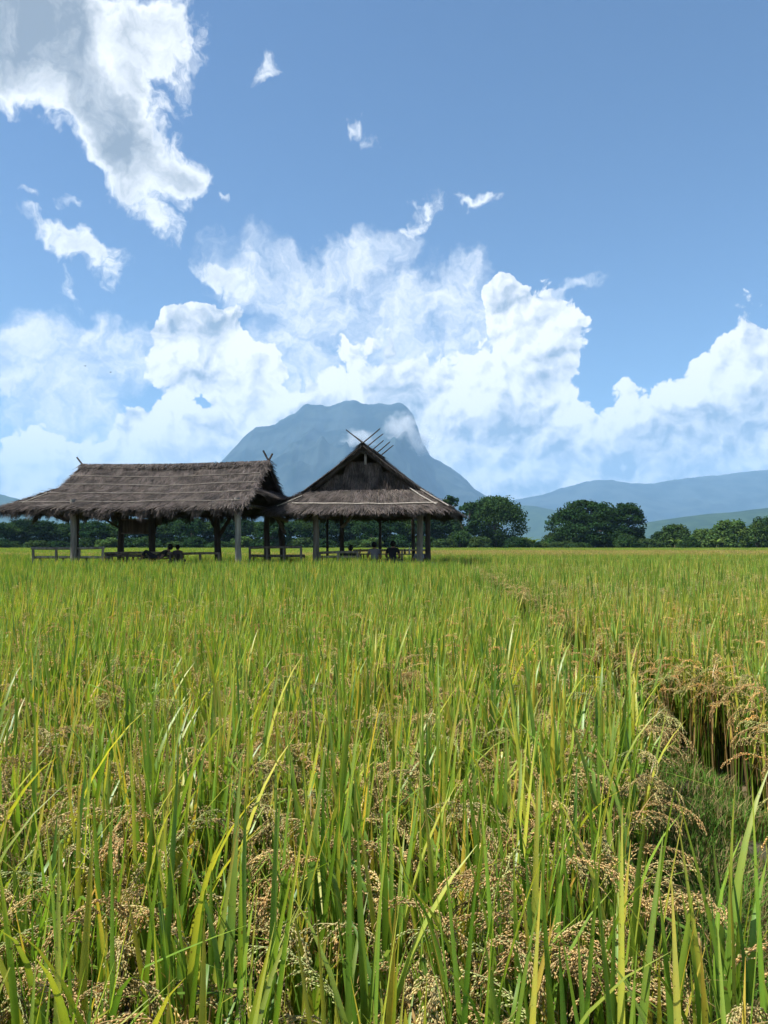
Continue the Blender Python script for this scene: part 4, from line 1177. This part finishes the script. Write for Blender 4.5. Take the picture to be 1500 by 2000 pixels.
# shared meshes for the nearest plants
LEAVES = []
for k in range(48):
    kd = pick_kind()
    dead = kd == 's'
    V, F, C = leaf_geo(rng.uniform(.46, .70), rng.uniform(.0125, .0215) * (.6 if dead else 1), rng.uniform(.02, .20), rng.uniform(.0, .22) if rng.random() < .82 and not dead else rng.uniform(.4, 1.5), 8, True, kd, twist=rng.uniform(-.8, .8))
    me = mesh_np('leaf', V, F, C, True); me.materials.append(M_RICE); LEAVES.append((me, dead))
DEADL = []
for k in range(8):
    V, F, C = leaf_geo(rng.uniform(.3, .5), rng.uniform(.006, .010), rng.uniform(.1, .4), rng.uniform(.6, 2.2), 8, True, 's' if k % 2 else 'b', twist=rng.uniform(-1, 1))
    me = mesh_np('leaf', V, F, C, True); me.materials.append(M_RICE); DEADL.append((me, True))
PANS = []
for k in range(14):
    a = Acc(); panicle_geo(a, 13, 11); me = a.mesh('panicle'); me.materials.append(M_GRAIN); PANS.append(me)
STEMS = []
for k in range(6):
    a = Acc()
    for i in range(9):
        az = rng.uniform(0, 6.28); r0 = rng.uniform(0, .035); tip = rng.uniform(.02, .10)
        tube(a, [(r0 * math.cos(az), r0 * math.sin(az), 0), ((r0 + tip * .4) * math.cos(az), (r0 + tip * .4) * math.sin(az), .35), ((r0 + tip) * math.cos(az), (r0 + tip) * math.sin(az), rng.uniform(.55, .72))], [.0042, .0035, .0022], 4,
             tuple((GRN * .9 if rng.random() < .5 else YGR * .7 if rng.random() < .5 else STR * .6)), False)
    for i in range(4):                                   # withered sheaths low in the clump
        V, F, C = leaf_geo(rng.uniform(.2, .4), .007, rng.uniform(.1, .5), rng.uniform(.8, 2.2), 5, False, 'b' if rng.random() < .5 else 's')
        V = rotz(V, rng.uniform(0, 6.28)) + np.array([0, 0, rng.uniform(.12, .4)]); a.add(V, F, C)
    me = a.mesh('stem'); me.materials.append(M_RICEF); STEMS.append(me)


def hill_mesh(name, nl, seg, fold, npan, nbr, ng, gl, gr, wmul=1.0, dry=0.0, stems=5, spread=.04, hmul=1.0, tone=None, kinds=None):
    a = Acc()
    for i in range(nl):
        kd = pick_kind(dry) if kinds is None else rng.choice(list(kinds[0]), p=kinds[1]); dead = kd in 'sb'
        V, F, C = leaf_geo(rng.uniform(.4, .62), rng.uniform(.010, .016) * wmul * (.6 if dead else 1), rng.uniform(.02, .24), rng.uniform(0, .35) if not dead else rng.uniform(.5, 1.9), seg, fold, kd)
        zb = rng.uniform(.28, .50) * (.75 if dead else 1)
        a.add(rotz(V, rng.uniform(0, 6.28)) * hmul + np.array([rng.normal(0, spread), rng.normal(0, spread), zb * hmul]), F, C)
    for i in range(npan):
        s_ = Acc(); panicle_geo(s_, nbr, ng, gl, gr, tone=tone)
        V = np.concatenate(s_.V); C = np.concatenate(s_.C); F = np.concatenate(s_.F)
        V = rotz(V, rng.uniform(0, 6.28)) * hmul + np.array([rng.normal(0, spread), rng.normal(0, spread), rng.uniform(.44, .66) * hmul])
        tri = F[:, 3] < 0
        n0 = a.n; a.V.append(V); a.C.append(C); a.F.append(np.where(F < 0, -1, F + n0)); a.n += len(V)
    for i in range(stems):
        az = rng.uniform(0, 6.28); r0 = rng.uniform(0, spread)
        tube(a, [(r0 * math.cos(az), r0 * math.sin(az), 0), (r0 * 2 * math.cos(az), r0 * 2 * math.sin(az), .6 * hmul)], [.005 * wmul, .003 * wmul], 3, tuple((GRN * .8 if rng.random() < .6 - dry * .6 else (STR * .62 if rng.random() < .6 else np.array((.17, .15, .06))))), False)
    return a.mesh(name)


def instancer(name, P, rot, scl, idx, meshes, mat, kind='stuff'):
    src = bpy.data.collections.new(name + '_sources')
    for k, me in enumerate(meshes):
        if len(me.materials) == 0: me.materials.append(mat)
        so = bpy.data.objects.new('%s_source_%02d' % (name, k), me); src.objects.link(so)
    me = bpy.data.meshes.new(name); n = len(P)
    me.vertices.add(n); me.vertices.foreach_set('co', np.asarray(P, np.float32).ravel())
    for nm, arr, tp in (('rx', rot[:, 0], 'FLOAT'), ('ry', rot[:, 1], 'FLOAT'), ('rz', rot[:, 2], 'FLOAT'), ('scl', scl, 'FLOAT'), ('idx', idx, 'INT')):
        at = me.attributes.new(nm, tp, 'POINT'); at.data.foreach_set('value', np.asarray(arr, np.int32 if tp == 'INT' else np.float32))
    me.update()
    ob = link(name, me); tag(ob, kind=kind)
    ng = bpy.data.node_groups.new(name, 'GeometryNodeTree')
    ng.interface.new_socket('Geometry', in_out='INPUT', socket_type='NodeSocketGeometry'); ng.interface.new_socket('Geometry', in_out='OUTPUT', socket_type='NodeSocketGeometry')
    N = ng.nodes; gi = N.new('NodeGroupInput'); go = N.new('NodeGroupOutput'); ip = N.new('GeometryNodeInstanceOnPoints'); ci = N.new('GeometryNodeCollectionInfo')
    ci.inputs['Collection'].default_value = src; ci.inputs['Separate Children'].default_value = True; ci.inputs['Reset Children'].default_value = True
    def attr(nm, tp='FLOAT'):
        q = N.new('GeometryNodeInputNamedAttribute'); q.data_type = tp; q.inputs['Name'].default_value = nm; return q.outputs['Attribute']
    cx = N.new('ShaderNodeCombineXYZ')
    for k, nm in enumerate(('rx', 'ry', 'rz')): ng.links.new(attr(nm), cx.inputs[k])
    er = N.new('FunctionNodeEulerToRotation'); ng.links.new(cx.outputs[0], er.inputs[0])
    ng.links.new(gi.outputs[0], ip.inputs['Points']); ng.links.new(ci.outputs[0], ip.inputs['Instance']); ip.inputs['Pick Instance'].default_value = True
    ng.links.new(attr('idx', 'INT'), ip.inputs['Instance Index']); ng.links.new(er.outputs[0], ip.inputs['Rotation']); ng.links.new(attr('scl'), ip.inputs['Scale'])
    ng.links.new(ip.outputs[0], go.inputs[0])
    md = ob.modifiers.new('scatter', 'NODES'); md.node_group = ng
    return ob


SLm, SRm = np.array(SLi), np.array(SRi)
def in_shelter(x, y):
    a_ = SLm @ np.array([x, y, 0, 1]); b_ = SRm @ np.array([x, y, 0, 1])
    return (-3.9 < a_[0] < 3.7 and -2.35 < a_[1] < 2.5) or (-2.9 < b_[0] < 2.9 and -2.75 < b_[1] < 2.7) or (26.9 < y < 30.5 and -13.2 < x < -10)


def grid_pts(y0, y1, sp, margin=2.2, k=.56):
    pts = []
    y = y0
    while y < y1:
        hw = k * y + margin
        for x in np.arange(-hw, hw, sp):
            xx = x + rng.uniform(-.36, .36) * sp; yy = y + rng.uniform(-.36, .36) * sp
            if yy < 32 and path_l(yy) < xx < path_r(yy): continue
            if 24 < yy < 34 and in_shelter(xx, yy): continue
            pts.append((xx, yy))
        y += sp
    return np.array(pts)


WIND = 0.06
SPC = .185
near = grid_pts(.62, 6.6, SPC, .9, .55)
near = near[np.argsort(near[:, 1] + .12 * np.abs(near[:, 0]))]
inview = np.abs(near[:, 0]) < .5 * near[:, 1] + .18
iv = np.where(inview)[0][:300]
rest_near = np.setdiff1d(np.arange(len(near)), iv)
LL = 'ripening rice plant in the nearest rows with upright green leaves and drooping grain heads'
LRt = 'ripening rice plant with dry lower stalks at the right side of the grassy path'
for i in iv:
    x, y = near[i]
    right = x > path_r(y) - .02
    root = empty('rice_plant', (x, y, 0), rng.uniform(0, 6.28)); tag(root, LRt if right else LL, 'rice', 'rice plants right of the path' if right else 'rice plants of the nearest rows')
    dense = y < 3.2
    hs = rng.uniform(.88, 1.06)
    low = max(0, 1.35 - y) * .25
    link('stem', STEMS[rng.integers(len(STEMS))], None, root).scale = (1, 1, hs)
    for k in range(rng.integers(14, 19)):
        me, dead = LEAVES[rng.integers(len(LEAVES))]
        if right and rng.random() < (.6 if x < path_r(y) + .45 else .15): me, dead = DEADL[rng.integers(len(DEADL))]
        ob = link('leaf', me, None, root)
        ob.location = (rng.normal(0, .032), rng.normal(0, .032), (rng.uniform(.22, .47) * (.7 if dead else 1) - low) * hs)
        ob.rotation_euler = (rng.normal(0, .05), rng.normal(0, .05), rng.uniform(0, 6.28)); s_ = rng.uniform(.85, 1.08); ob.scale = (s_, s_, s_ * hs)
    for k in range(rng.integers(4, 7) if dense else rng.integers(3, 6)):
        ob = link('panicle', PANS[rng.integers(len(PANS))], None, root)
        ob.location = (rng.normal(0, .03), rng.normal(0, .03), rng.uniform(.40, .66) * hs - low)
        ob.rotation_euler = (rng.normal(0, .12), rng.normal(0, .12), rng.uniform(0, 6.28))

HA = [hill_mesh('rice_hill', 16, 6, True, 4, 9, 6, .0115, .0025, 1.45) for k in range(9)] + [hill_mesh('rice_hill', 14, 6, True, 5, 9, 6, .0115, .0025, 1.1, dry=.42, stems=14) for k in range(4)]
HB = [hill_mesh('rice_hill', 18, 4, False, 4, 6, 3, .018, .0042, 1.45) for k in range(9)] + [hill_mesh('rice_hill', 15, 4, False, 5, 6, 3, .018, .0042, 1.2, dry=.35, stems=9) for k in range(4)]


def hill_idx(P, n_ok, n_dry):
    idx = rng.integers(0, n_ok, len(P))
    for i, (x, y) in enumerate(P):
        e_ = x - path_r(y); e2 = path_l(y) - x
        pr = .5 if 0 <= e_ < .35 else (.58 if e_ > 0 else (.22 if 0 <= e2 < .25 else .03))
        if rng.random() < pr: idx[i] = n_ok + rng.integers(n_dry)
    return idx


def rots(n, tilt=.06):
    r_ = np.zeros((n, 3)); r_[:, 0] = rng.normal(0, tilt, n); r_[:, 1] = rng.normal(WIND * .4, tilt, n); r_[:, 2] = rng.uniform(0, 6.28, n); return r_


PA = np.concatenate([near[rest_near], grid_pts(6.6, 10.5, SPC, 1.6)])
ey = rng.uniform(3.0, 7, 40); PE = np.array([(path_r(y) + rng.uniform(0.0, .38), y) for y in ey])
PA = np.concatenate([PA, PE])
PB = grid_pts(10.5, 44, .215, 3.0)
def z0(P): return np.concatenate([P, np.zeros((len(P), 1))], 1)
patch = lambda P: np.array([1 + .10 * mnoise.noise((x * .35, y * .35, 2)) for x, y in P])
instancer('rice_crop', z0(PA), rots(len(PA)), rng.uniform(.9, 1.06, len(PA)) * patch(PA), hill_idx(PA, 9, 4), HA, M_RICE)
instancer('rice_crop', z0(PB), rots(len(PB)), rng.uniform(.9, 1.06, len(PB)) * patch(PB) * np.interp(PB[:, 1], [10, 22, 40], [1.0, 1.08, 1.08]), hill_idx(PB, 9, 4), HB, M_RICEF)


def patch_mesh(name, size, nl, w, kinds, pan_n, pan_c, hgt=1.0):
    a = Acc()
    for i in range(nl):
        kd = rng.choice(list(kinds[0]), p=kinds[1])
        V, F, C = leaf_geo(rng.uniform(.4, .62), w * rng.uniform(.7, 1.2), rng.uniform(.02, .3), rng.uniform(0, .6), 2, False, kd)
        a.add((rotz(V, rng.uniform(0, 6.28)) + np.array([0, 0, rng.uniform(.3, .48)])) * hgt + np.array([rng.uniform(-.5, .5) * size, rng.uniform(-.5, .5) * size, 0]), F, C)
    if pan_n:
        P = np.stack([rng.uniform(-.5, .5, pan_n) * size, rng.uniform(-.5, .5, pan_n) * size, rng.uniform(.58, .92, pan_n) * hgt], 1)
        D = rng.normal(size=(pan_n, 3)); D[:, 2] -= .4
        V, F, C = grains_geo(P, D, .11, .022, np.array(pan_c)[None] * rng.uniform(.7, 1.2, pan_n)[:, None]); a.add(V, F, C)
    # leaf litter/canopy floor so no bare soil shows through
    n = 7; xs = np.linspace(-.56, .56, n) * size; V = [(x, y, (.48 + rng.normal(0, .05)) * hgt) for x in xs for y in xs]
    F = [(i * n + j, i * n + j + 1, (i + 1) * n + j + 1, (i + 1) * n + j) for i in range(n - 1) for j in range(n - 1)]
    a.add(V, F, (GRN * .5 + STR * .2))
    return a.mesh(name)


HC = [patch_mesh('rice_patch', 1.0, 150, .028, ('gdyls', [.30, .06, .40, .08, .16]), 110, (.42, .33, .12)) for k in range(6)]
HD = [patch_mesh('rice_patch', 3.2, 420, .09, ('gdy', [.68, .14, .18]), 0, None, 1.0) for k in range(5)]
PC = grid_pts(44, 84, .92, 4.0); PD = grid_pts(84, 200, 2.9, 8.0)
lf = (PC[:, 0] < -.02 * PC[:, 1] - 2) & (PC[:, 1] > 56)
PCl = PC[lf][::7]; PC = PC[~lf]
instancer('ripe_rice_field', z0(PC), rots(len(PC), .03), rng.uniform(.94, 1.12, len(PC)), rng.integers(0, 6, len(PC)), HC, M_RICEF)
PD = np.concatenate([PD, PCl])
instancer('green_rice_field', z0(PD), rots(len(PD), .02), rng.uniform(.88, 1.0, len(PD)), rng.integers(0, 5, len(PD)), HD, M_RICEF)

# short grass on the bund
n = 80000
yy = 2.0 + 22 * rng.random(n) ** 2.0; tt = rng.random(n)
xx = np.array([path_l(y) - .12 + (path_r(y) - path_l(y) + .2) * t for y, t in zip(yy, tt)])
keep = np.array([mnoise.noise((x * 3.1, y * 3.1, 9)) > -.58 for x, y in zip(xx, yy)]); xx, yy, tt = xx[keep], yy[keep], tt[keep]; n = len(xx)
zz = .0 + .10 * np.sin(np.pi * np.clip(tt, 0, 1)) ** .7
h = rng.uniform(.03, .17, n) * np.array([1 + .95 * mnoise.noise((x * 2, y * 2, 4)) for x, y in zip(xx, yy)]); az = rng.uniform(0, 6.28, n); ln = rng.uniform(.1, .9, n)
dx, dy = np.cos(az), np.sin(az); w = rng.uniform(.0012, .0024, n) * (1 + .1 * yy)
B0 = np.stack([xx, yy, zz], 1); S = np.stack([-dy, dx, 0 * dx], 1) * w[:, None]
Mi = B0 + np.stack([dx * ln * h * .35, dy * ln * h * .35, h * .6], 1); Ti = B0 + np.stack([dx * ln * h, dy * ln * h, h * (1 - .25 * ln)], 1)
V = np.stack([B0 - S, B0 + S, Mi + S * .8, Mi - S * .8, Ti], 1).reshape(-1, 3)
base = np.arange(n) * 5
a = Acc()
gcol = np.where(rng.random(n)[:, None] < .62, np.array((.085, .18, .03))[None], np.array((.26, .21, .10))[None]) * rng.uniform(.7, 1.3, n)[:, None]
a.V.append(V); a.C.append(np.repeat(gcol, 5, 0)); a.F.append(np.stack([base, base + 1, base + 2, base + 3], 1)); a.F.append(np.stack([base + 3, base + 2, base + 4, -np.ones(n, int)], 1)); a.n = len(V)
tag(link('path_grass', a.mesh('path_grass'), M_GRASS), kind='stuff')
